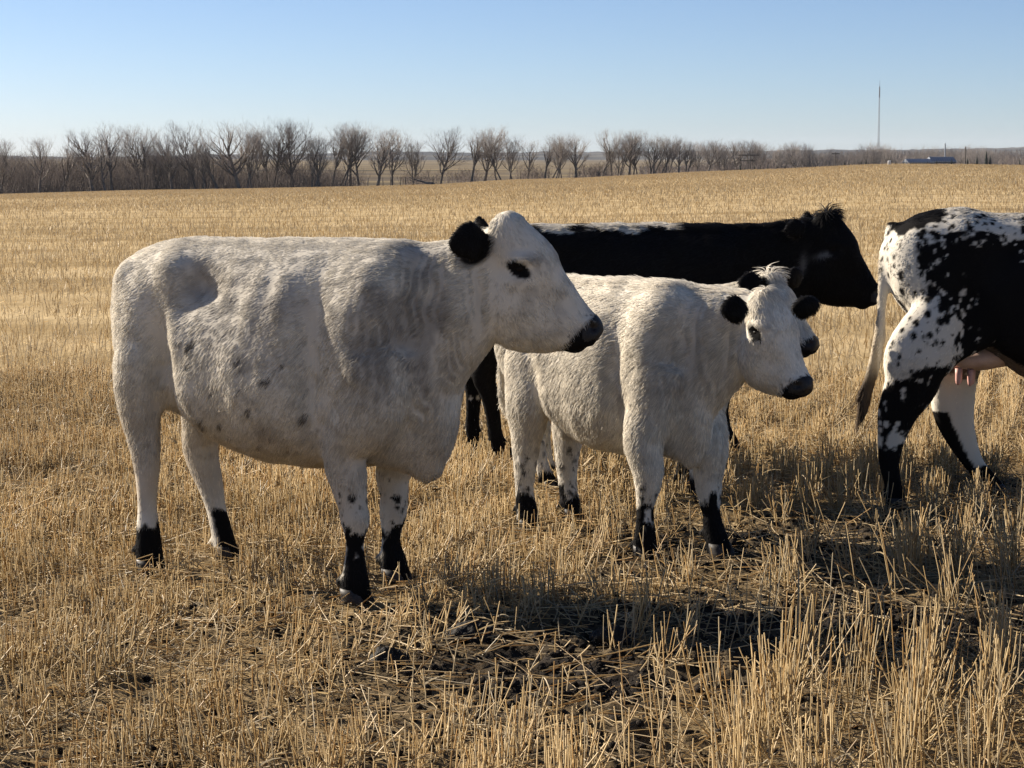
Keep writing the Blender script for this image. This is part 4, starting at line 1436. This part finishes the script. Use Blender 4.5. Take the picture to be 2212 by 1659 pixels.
# ---- the white cow in front
def paint_a(V, N, sp, ears):
    n = len(V)
    c = np.tile(WHITE, (n, 1)) * (1 + .10 * (fbm(V, 5, 11) - .5))[:, None]
    x, y, z = V[:, 0], V[:, 1], V[:, 2]
    h, hz, w = to_head(V, sp)
    # roan: grey skin showing through the coat of neck, shoulder and ribs; last term paints shade into the hip hollow
    m = 1.25 * np.exp(-((x - .68) / .17) ** 2 - ((z - 1.04) / .24) ** 2) + .6 * np.exp(-((x - .04) / .28) ** 2 - ((z - 1.10) / .17) ** 2) + .55 * np.exp(-((x + .27) / .11) ** 2 - ((z - 1.19) / .10) ** 2)
    m = np.clip(m * (.12 + 1.3 * sstep(.20, .80, .5 * fbm(V * np.array([1, 1, .5]), 34, 21, 3) + .5 * fbm(V, 10, 22, 2))), 0, .66) * (1 - sstep(-.08, .02, h) * (hz > -.55))
    c = mixc(c, GREY, m)
    low = sstep(.48, .60, z) * (1 - sstep(.96, 1.10, z + .1 * fbm(V, 4, 2))) * (1 - sstep(.28, .42, x)) * sstep(-.40, -.28, x)
    c = mixc(c, BLACK * 3, cellspots(V, 25, 8, .10, .44, .62) * low * .9)
    c = mixc(c, GREY, cellspots(V, 11, 18, .12, .40, .6) * low * .4)
    hd = sstep(.0, .08, h) * (hz > -.6)
    c = mixc(c, GREY * .9, hd * .40 * sstep(.35, .8, fbm(V, 26, 44, 3)))
    # sole stains: dusty lower belly; the wider tan also paints in warm bounce light
    c = mixc(c, np.array([.44, .34, .24]), .35 * (1 - sstep(.3, .7, z)) * sstep(.3, .8, fbm(V, 14, 63, 3)))
    c = mixc(c, np.array([.52, .42, .31]), .45 * (1 - sstep(.50, .85, z)) * sstep(.2, .4, z) * (.4 + fbm(V, 8, 3, 2)))
    front = sstep(0, .1, x)
    nz = fbm(V, 24, 15, 3) - .5
    near_hind = (x < 0) & (y < .0)
    c = mixc(c, BLACK, near_hind * (1 - sstep(-.008, .008, z - .195 - .10 * nz )))
    far_hind = (x < 0) & (y > .0)
    c = mixc(c, BLACK, far_hind * (1 - sstep(-.008, .008, z - .215 - .10 * nz)) * sstep(-.008, .008, x - np.interp(z, [p[0].z for p in sp['legs'][1]][::-1], [p[0].x for p in sp['legs'][1]][::-1]) - .004 + .05 * nz))
    c = mixc(c, BLACK, far_hind * (z < .05))
    f = cellspots(V, 34, 33, .18, .62, .9) * front * (1 - sstep(.40, .48, z + .1 * nz)) * sstep(.20, .25, z) * sstep(-.10, -.02, nz + .12 * (y < 0))
    c = mixc(c, BLACK, f)
    def shin(k):
        q = sp['legs'][k]
        zs = np.array([p[0].z for p in q])[::-1]; xs = np.array([p[0].x for p in q])[::-1]
        return np.interp(z, zs, xs)
    xc = np.where(y < 0, shin(2), shin(3))
    c = mixc(c, BLACK, front * (1 - sstep(-.008, .008, z - .25 - .26 * nz)) * np.maximum(sstep(-.008, .008, x - xc + .020 + .09 * nz), 1 - sstep(.09, .12, z + .06 * nz)))
    return head_marks(c, V, sp, ears)


oA, yA = (-.885, 7.752), R(-31.6)
locA, rotA, trA = frame(oA, yA)
hind_top = lambda s: [((-.49, .13 * s, 1.00), .20, .10), ((-.515, .165 * s, .86), .165, .10)]
front_top = lambda s: [((.57, .15 * s, .98), .17, .085), ((.52, .185 * s, .76), .155, .088)]
spA = dict(
    origin=oA, yaw=yA, L=1.0, H=1.0, W=1.0, seed=11, voxel=.0095, fur=.032, lift=.17, curl=.11, strands=200000, hair_r=.0008, folds=.0028, rumple=.0035, mottle=.5,
    poll=locA(at(1092, 458, 7.29)), head_yaw=R(26), head_pitch=R(0), head_scale=1.0, neck_sag=.035, throat_sag=-.03,
    legs=[
        leg(trA, -.19, hind_top(-1), [(309, 800, .118, .090), (307, 868, .105, .075), (309, 932, .080, .054), (317, 1000, .058, .046), (318, 1085, .040, .036), (320, 1140, .046, .045), (322, 1185, .053, .05), (326, 1236, .058, .055)]),
        leg(trA, .19, hind_top(1), [(435, 930, .092, .065), (436, 983, .080, .054), (453, 1040, .060, .047), (466, 1095, .043, .038), (477, 1140, .043, .042), (484, 1170, .046, .045), (492, 1205, .050, .05)]),
        leg(trA, -.20, front_top(-1), [(742, 965, .100, .075), (752, 1040, .075, .062), (762, 1092, .056, .053), (767, 1125, .056, .052), (767, 1168, .034, .035), (767, 1210, .038, .039), (767, 1252, .052, .050), (768, 1305, .060, .056)]),
        leg(trA, .18, front_top(1), [(852, 1010, .078, .065), (852, 1065, .058, .053), (849, 1110, .055, .050), (846, 1145, .040, .040), (845, 1172, .037, .038), (848, 1205, .050, .048), (856, 1258, .060, .056)]),
    ],
    tail=[((-.76, .0, 1.24), .04, .04), ((-.795, .03, 1.12), .032, .03), ((-.80, .04, .9), .024, .024), ((-.76, .04, .68), .02, .02), ((-.74, .04, .5), .03, .03), ((-.73, .04, .38), .012, .012)],
    ears=[(locA(at(1007, 521, 7.19)), rotA((-.62, -.62, -.16)), rotA((-.12, .0, 1)), .098, .075, .022), (locA(at(1040, 500, 7.43)), rotA((-.3, .9, -.1)), rotA((-.3, .0, 1)), .09, .06, .02)],
    bumps=BUMPS, paint=paint_a,
    label='large white cow nearest the camera with black ears and muzzle')

# ---- the white calf
def paint_b(V, N, sp, ears):
    n = len(V)
    c = np.tile(WHITE * 1.06, (n, 1)) * (1 + .10 * (fbm(V, 6, 11) - .5))[:, None]
    x, y, z = V[:, 0], V[:, 1], V[:, 2]
    c = mixc(c, GREY, np.clip(.9 * np.exp(-((x - .52) / .10) ** 2 - ((z - .80) / .14) ** 2) * fbm(V, 18, 3), 0, .4))
    c = mixc(c, np.array([.50, .41, .31]), .30 * (1 - sstep(.30, .6, z)) * fbm(V, 7, 9))
    front = sstep(-.05, .05, x)
    nf = fbm(V, 26, 29, 2) - .5
    zt = .15 + .08 * front + .26 * nf
    c = mixc(c, BLACK, 1 - sstep(zt - .012, zt + .012, z))
    c = mixc(c, BLACK, cellspots(V, 40, 13, .12, .55, .75) * (1 - sstep(.30, .42, z + .1 * nf)) * .9)
    c = mixc(c, BLACK * 5, cellspots(V, 26, 53, .1, .5, .7) * (1 - front) * (1 - sstep(.28, .45, z)) * .7)
    return head_marks(c, V, sp, ears, .046)


oB, yB = (.440, 8.576), R(-50)
locB, rotB, trB = frame(oB, yB)
hb = lambda s: [((-.39, .10 * s, .86), .165, .08), ((-.40, .13 * s, .70), .135, .078)]
fb = lambda s: [((.42, .11 * s, .82), .13, .075), ((.39, .14 * s, .62), .115, .075)]
spB = dict(
    calf=True, origin=oB, yaw=yB, L=.715, H=.842, W=.74, seed=12, voxel=.009, fur=.034, lift=.26, curl=.15, strands=120000, hair_r=.0010, mottle=.35, folds=.0012, rumple=.004, toplift=.35, toplen=.8, tuft=.014, earfur=.018,
    poll=locB(at(1655, 624, 8.05)), head_yaw=R(6), head_pitch=R(10), head_scale=.80, head_w=1.18, neck_sag=.0,
    legs=[
        leg(trB, -.15, hb(-1), [(1143, 870, 0.118, 0.078), (1139, 920, 0.092, 0.065), (1136, 958, 0.072, 0.056), (1135, 1005, 0.054, 0.047), (1133, 1055, 0.041, 0.038), (1138, 1100, 0.045, 0.045), (1142, 1143, 0.050, 0.050)]),
        leg(trB, .18, hb(1), [(1230, 920, 0.090, 0.067), (1226, 960, 0.069, 0.056), (1225, 1005, 0.052, 0.047), (1227, 1050, 0.043, 0.040), (1232, 1090, 0.045, 0.045), (1238, 1120, 0.050, 0.050)]),
        leg(trB, -.18, fb(-1), [(1390, 950, 0.085, 0.072), (1399, 1010, 0.067, 0.063), (1399, 1050, 0.053, 0.052), (1394, 1095, 0.035, 0.036), (1394, 1140, 0.039, 0.041), (1394, 1175, 0.047, 0.047), (1394, 1210, 0.052, 0.052)]),
        leg(trB, .10, fb(1), [(1532, 960, 0.085, 0.072), (1530, 1025, 0.063, 0.058), (1532, 1070, 0.050, 0.049), (1537, 1110, 0.036, 0.037), (1544, 1150, 0.043, 0.045), (1556, 1203, 0.053, 0.052)]),
    ],
    tail=[((-.52, .0, 1.01), .03, .03), ((-.545, .05, .90), .026, .024), ((-.52, .09, .72), .022, .022), ((-.48, .12, .5), .028, .028), ((-.46, .12, .40), .012, .012)],
    ears=[(locB(at(1586, 668, 7.94)), rotB((-.75, -.45, .02)), rotB((-.25, .1, 1)), .066, .058, .02), (locB(at(1741, 664, 8.28)), rotB((.75, .45, .06)), rotB((.0, -.3, 1)), .075, .05, .02)],
    bumps=[(c, tuple(np.array(r) * .8), a * .7) for c, r, a in BUMPS if a > -.05], paint=paint_b,
    label='white woolly calf with black ears and legs standing in front of the black cow')

# ---- the black cow behind
def paint_c(V, N, sp, ears):
    n = len(V)
    c = np.tile(BLACK * .9, (n, 1)) * (.8 + .5 * fbm(V, 7, 2))[:, None]
    x, y, z = V[:, 0], V[:, 1], V[:, 2]
    st = fbm(V * np.array([1.6, .4, 1.0]), 7, 4, 3) - .5 + .55 * (vnoise(V * np.array([3.2, .3, 1.0]), 13, 14) - .5)
    f = sstep(.0, .008, z - 1.262 - .062 * st - .055 * np.clip(x - .18, 0, 1)) * (1 - sstep(.40, .47, x + .1 * st)) * sstep(.15, .45, N[:, 2])
    f = f * (1 - cellspots(V * np.array([.5, 1, 1]), 13, 6, .15, .6, .4))
    c = mixc(c, WHITE, f)
    far = sstep(.0, .08, y) * (x < -.3) * (z < .95)
    wl = far * sstep(.42, .50, z + .12 * (fbm(V, 12, 8) - .5)) * (1 - cellspots(V, 16, 12, .15, .6, .7))
    c = mixc(c, WHITE * .9, wl)
    c = mixc(c, WHITE * .9, far * (z < .45) * cellspots(V, 26, 19, .1, .45, .4) * .9)
    h, hz, w = to_head(V, sp)
    g = (np.exp(-((h + .09) / .018) ** 2 - ((hz + .30) / .05) ** 2) + np.exp(-((h - .02) / .05) ** 2 - ((hz + .235 - .35 * (h - .02)) / .016) ** 2)) * (np.abs(w) > .05)
    c = mixc(c, np.array([.16, .155, .15]), np.clip(g, 0, .8))
    return head_marks(c, V, sp, ears)


oC, yC = (.50, 10.90), R(-4)
locC, rotC, trC = frame(oC, yC)
LC = 1.10
lc = plain_legs(LC, .955, .95, (.03, -.14, .05, .14))
spC = dict(
    origin=oC, yaw=yC, L=LC, H=.955, W=.95, seed=13, voxel=.012, fur=.028, lift=.3, curl=.2, strands=60000, hair_r=.0015, folds=.0, rumple=.005, toplen=1.2, toplift=.35, tuft=.085, earfur=.022,
    poll=locC(at(1786, 456, 10.75)), head_yaw=R(-4), head_pitch=R(6), head_scale=.98, neck_sag=.015,
    legs=lc, tail=[((-.78, .0, 1.17), .04, .04), ((-.85, .02, 1.05), .03, .03), ((-.87, .03, .8), .022, .022), ((-.86, .03, .5), .03, .03), ((-.85, .03, .36), .012, .012)],
    ears=[(locC(at(1716, 494, 10.62)), rotC((-.75, -.5, -.12)), rotC((-.1, .0, 1)), .082, .072, .022), (locC(at(1745, 480, 10.95)), rotC((-.5, .8, 0)), rotC((-.2, 0, 1)), .08, .06, .02)],
    bumps=BUMPS, paint=paint_c,
    label='black cow with a white streak along its back, behind the calves')

# ---- the second calf, nearly hidden
def paint_d(V, N, sp, ears):
    n = len(V)
    c = np.tile(WHITE, (n, 1)) * (1 + .10 * (fbm(V, 6, 31) - .5))[:, None]
    x, y, z = V[:, 0], V[:, 1], V[:, 2]
    front = sstep(-.05, .05, x)
    zt = .12 + .13 * front * sstep(-.0, .03, .05 - (x - .40)) + .06 * (fbm(V, 14, 39, 2) - .5)
    c = mixc(c, BLACK, 1 - sstep(zt - .02, zt + .015, z))
    c = mixc(c, BLACK, cellspots(V, 34, 23, .12, .5, .5) * (1 - sstep(.25, .36, z)) * .85)
    h, hz, w = to_head(V, sp)
    c = mixc(c, BLACK, .0 * h)
    return head_marks(c, V, sp, ears, .05)


oD, yD = (.50, 9.85), R(-19)
locD, rotD, trD = frame(oD, yD)
spD = dict(
    calf=True, origin=oD, yaw=yD, L=.74, H=.745, W=.74, seed=14, voxel=.011, fur=.042, lift=.36, curl=.22, strands=40000, hair_r=.0013, folds=.0, rumple=.008, toplift=.3, toplen=.5, tuft=.07, earfur=.018,
    poll=locD(at(1658, 588, 9.52)), head_yaw=R(-18), head_pitch=R(0), head_scale=.78, head_w=1.02, neck_sag=.0,
    legs=plain_legs(.74, .745, .74, (.1, .02, .10, -.05)),
    tail=[((-.56, .0, .94), .03, .03), ((-.60, .02, .84), .026, .024), ((-.60, .03, .66), .022, .022), ((-.59, .04, .48), .03, .03), ((-.58, .04, .36), .012, .012)],
    ears=[(locD(at(1621, 612, 9.44)), rotD((-.75, -.35, .05)), rotD((-.25, .1, 1)), .07, .06, .02), (locD(at(1716, 600, 9.72)), rotD((.6, .75, .12)), rotD((.0, -.3, 1)), .075, .055, .02)],
    bumps=[(c, tuple(np.array(r) * .8), a * .7) for c, r, a in BUMPS if a > -.05], paint=paint_d,
    label='calf almost hidden behind the white woolly calf, its tufted forehead and black muzzle showing')

# ---- the speckled cow at the right edge
def paint_e(V, N, sp, ears):
    n = len(V)
    x, y, z = V[:, 0], V[:, 1], V[:, 2]
    c = np.tile(WHITE * .98, (n, 1)) * (1 + .10 * (fbm(V, 5, 61) - .5))[:, None]
    nz = fbm(V, 7, 71, 3) - .5
    nf = fbm(V, 26, 171, 2) - .5
    # black side, breaking up into spots towards the rump and the back
    e1 = x + .69 - .17 * sstep(1.15, .85, z) + .30 * nz + .16 * nf
    e2 = 1.350 - .075 * sstep(-.65, -.15, x) + .10 * nz + .10 * nf - z
    e3 = z - .60 + .06 * nz + .04 * nf + .10 * sstep(-.1, -.45, x)
    side = sstep(-.006, .006, e1) * sstep(-.006, .006, e2) * sstep(-.006, .006, e3)
    holes = cellspots(V, 36, 181, .12, .55, .85) * ((e1 < .16) | (e2 < .06))
    c = mixc(c, BLACK, side * (1 - .92 * holes))
    spl = np.maximum(cellspots(V * np.array([1, 1, .75]), 27, 81, .12, .55, .9) * (e1 > -.18), cellspots(V * np.array([1, 1, .7]), 38, 85, .12, .5, .6))
    c = mixc(c, BLACK, spl * (z > .46) * (x < .75) * (e3 > -.1))
    # tail head
    th = np.sqrt(((x + .72) / 1.35) ** 2 + (y * .7) ** 2 + ((z - 1.41) * .9) ** 2) + .10 * nz + .05 * nf
    c = mixc(c, BLACK, 1 - sstep(.115, .125, th))
    # near hind leg: black from the stifle over the hock
    near = (y < -.02) & (x < -.3)
    xr = np.interp(z, [.24, .34, .50, .62, .72], [-.905, -.885, -.865, -.80, -.66])
    lg = sstep(-.006, .006, .70 + .10 * nz - z) * sstep(-.006, .006, x - xr + .16 * nz + .14 * nf)
    c = mixc(c, BLACK, near * lg * (1 - .9 * cellspots(V, 30, 191, .12, .5, .45)))
    c = mixc(c, WHITE * .92, near * sstep(-.006, .006, .025 - np.abs(z - .335) + .10 * nf) * sstep(-.006, .006, x + .845 + .10 * nf))
    c = mixc(c, BLACK, (near | (x > 0)) * (1 - sstep(-.006, .006, z - .275 + .12 * nz + .10 * nf)))
    farl = (y > 0) & (x < .1) & (z < .62)
    c = mixc(c, WHITE, farl * (z < .58) * 1.0)
    c = mixc(c, BLACK, farl * (1 - sstep(-.006, .006, z - .15 - .30 * np.clip(x + .30, -.2, .2) + .05 * nf)))
    c = mixc(c, BLACK, farl * sstep(-.004, .006, -(x - (-.49 + .50 * (.45 - z))) - .035 + .03 * nf) * (z < .42))
    c = mixc(c, np.array([.58, .45, .36]), .55 * np.exp(-((x + .30) / .20) ** 2 - ((z - .66) / .12) ** 2) * (np.abs(y) < .2))
    # tail: cream with a brown switch
    tl = sstep(.0, .012, -(x + .866)) * (y > -.10) * (y < .08) * (z < 1.30) * (z > .40)
    c = mixc(c, np.array([.52, .44, .33]), tl)
    c = mixc(c, np.array([.10, .075, .055]), tl * (1 - sstep(.58, .70, z)))
    return head_marks(c, V, sp, ears)


oE, yE = (2.642, 9.49), R(-6)
locE, rotE, trE = frame(oE, yE)
TORSO_E = [(x, t + (.012 if x < -.4 else -.02), b + .085 + (.05 if x < -.3 else 0), w, e) for x, t, b, w, e in TORSO]
he = lambda s: [((-.52, .13 * s, 1.08), .235, .10), ((-.50, .165 * s, .92), .20, .105)]
legE = plain_legs(1.05, 1.06, 1.0, (0, 0, .1, -.22))
spE = dict(
    origin=oE, yaw=yE, L=1.05, H=1.055, W=1.0, seed=15, voxel=.011, fur=.018, lift=.2, curl=.18, strands=100000, hair_r=.0012, folds=.0, rumple=.004, torso=TORSO_E,
    poll=Vector((1.24, 0, 1.42)), head_yaw=R(0), head_pitch=R(5), head_scale=1.0, neck_sag=.03,
    legs=[
        leg(trE, -.23, he(-1), [(1985, 765, .165, .10), (1968, 830, .132, .080), (1941, 885, .100, .060), (1926, 945, .068, .050), (1921, 1000, .050, .042), (1928, 1040, .042, .042), (1932, 1065, .045, .044), (1936, 1100, .052, .05)]),
        leg(trE, .23, he(1), [(2060, 815, .118, .078), (2059, 885, .104, .060), (2076, 945, .076, .050), (2103, 1000, .050, .042), (2128, 1030, .046, .043), (2142, 1048, .048, .045), (2154, 1068, .052, .05)]),
        legE[2], legE[3]],
    ears=[(Vector((1.20, -.17, 1.36)), (-.3, -.8, -.1), (-.3, 0, 1), .09, .06, .02), (Vector((1.20, .17, 1.36)), (-.3, .8, -.1), (-.3, 0, 1), .09, .06, .02)],
    tail=[((-.80, .0, 1.36), .045, .04), (trE(1921, 525, -.02), .038, .034), (trE(1908, 560, -.03), .032, .030), (trE(1906, 640, -.03), .030, .029), (trE(1901, 716, -.03), .033, .031), (trE(1889, 785, -.03), .037, .033), (trE(1874, 840, -.03), .032, .028), (trE(1866, 885, -.03), .024, .022), (trE(1858, 918, -.03), .008, .008)],
    bumps=[(c, r, a * (.8 if a > 0 else .6)) for c, r, a in BUMPS], paint=paint_e,
    label='black and white speckled cow walking out of the right edge')
_sw = np.array(trE(1868, 850, -.03))


def switch_hair(P, ln, r):
    d = (P[:, 0] < -.86) & (P[:, 2] < .72) & (P[:, 2] > .42) & (P[:, 1] > -.12) & (P[:, 1] < .06)
    tail_zone = d & (P[:, 0] < -.93)
    return np.where(tail_zone, .09 * r.uniform(.5, 1.3, len(P)), ln)


spE['hair_extra'] = switch_hair

HERD = {}
for key, sp in (('A', spA), ('B', spB), ('C', spC), ('D', spD), ('E', spE)):
    if key not in BUILD: continue
    f = Vector((math.cos(sp['yaw']), math.sin(sp['yaw']), 0)); l = Vector((-math.sin(sp['yaw']), math.cos(sp['yaw']), 0))
    d = Vector((0, 0, CAM_Z)) - Vector((*sp['origin'], 0))
    sp['view'] = np.array((d.dot(f), d.dot(l), CAM_Z))
    HERD[key] = build_animal(sp)

# udder of the speckled cow
if 'E' in HERD:
    rootE = HERD['E'][0]
    c = trE(2078, 790, .0)
    bm = bmesh.new()
    bmesh.ops.create_uvsphere(bm, u_segments=24, v_segments=16, radius=1)
    for v in bm.verts:
        v.co = Vector((v.co.x * .19 + c.x + .09, v.co.y * .12, v.co.z * .062 + c.z + .045 + .012 * v.co.x + .004 * math.sin(v.co.x * 9 + v.co.y * 7)))
    me = bpy.data.meshes.new('udder'); bm.to_mesh(me); bm.free()
    me.polygons.foreach_set('use_smooth', np.ones(len(me.polygons), dtype=bool)); me.materials.append(M_UDDER)
    ud = bpy.data.objects.new('udder', me); COL.objects.link(ud); ud.parent = rootE
    for px, py, y in ((2070, 818, -.055), (2096, 820, -.05), (2072, 815, .06), (2100, 817, .06)):
        q = trE(px, py, y)
        sh = Shell()
        sh.loft([ring(q + Vector((0, 0, dz)), Vector((rr, 0, 0)), Vector((0, rr, 0))) for dz, rr in ((.05, .016), (.02, .015), (-.005, .0145), (-.022, .012), (-.03, .006))])
        t = mesh_obj('teat', sh.v, sh.f, M_TEAT, ud, True)

# ---------------------------------------------------------------- the air between here and the far hills
V, F = [], []
box(V, F, (-7000, -60, -32), (7000, 9000, 75))
haze = mesh_obj('haze', V, F)
hm_ = bpy.data.materials.new('haze')
hm_.use_nodes = True
hn = hm_.node_tree.nodes
hn.remove(hn['Principled BSDF'])
pv = hn.new('ShaderNodeVolumePrincipled')
pv.inputs['Color'].default_value = (.80, .88, 1.0, 1)
pv.inputs['Density'].default_value = 5.5e-5
hm_.node_tree.links.new(pv.outputs['Volume'], hn['Material Output'].inputs['Volume'])
haze.data.materials.append(hm_)
tag(haze, 'thin pale blue haze over the far land', 'haze', kind='stuff')
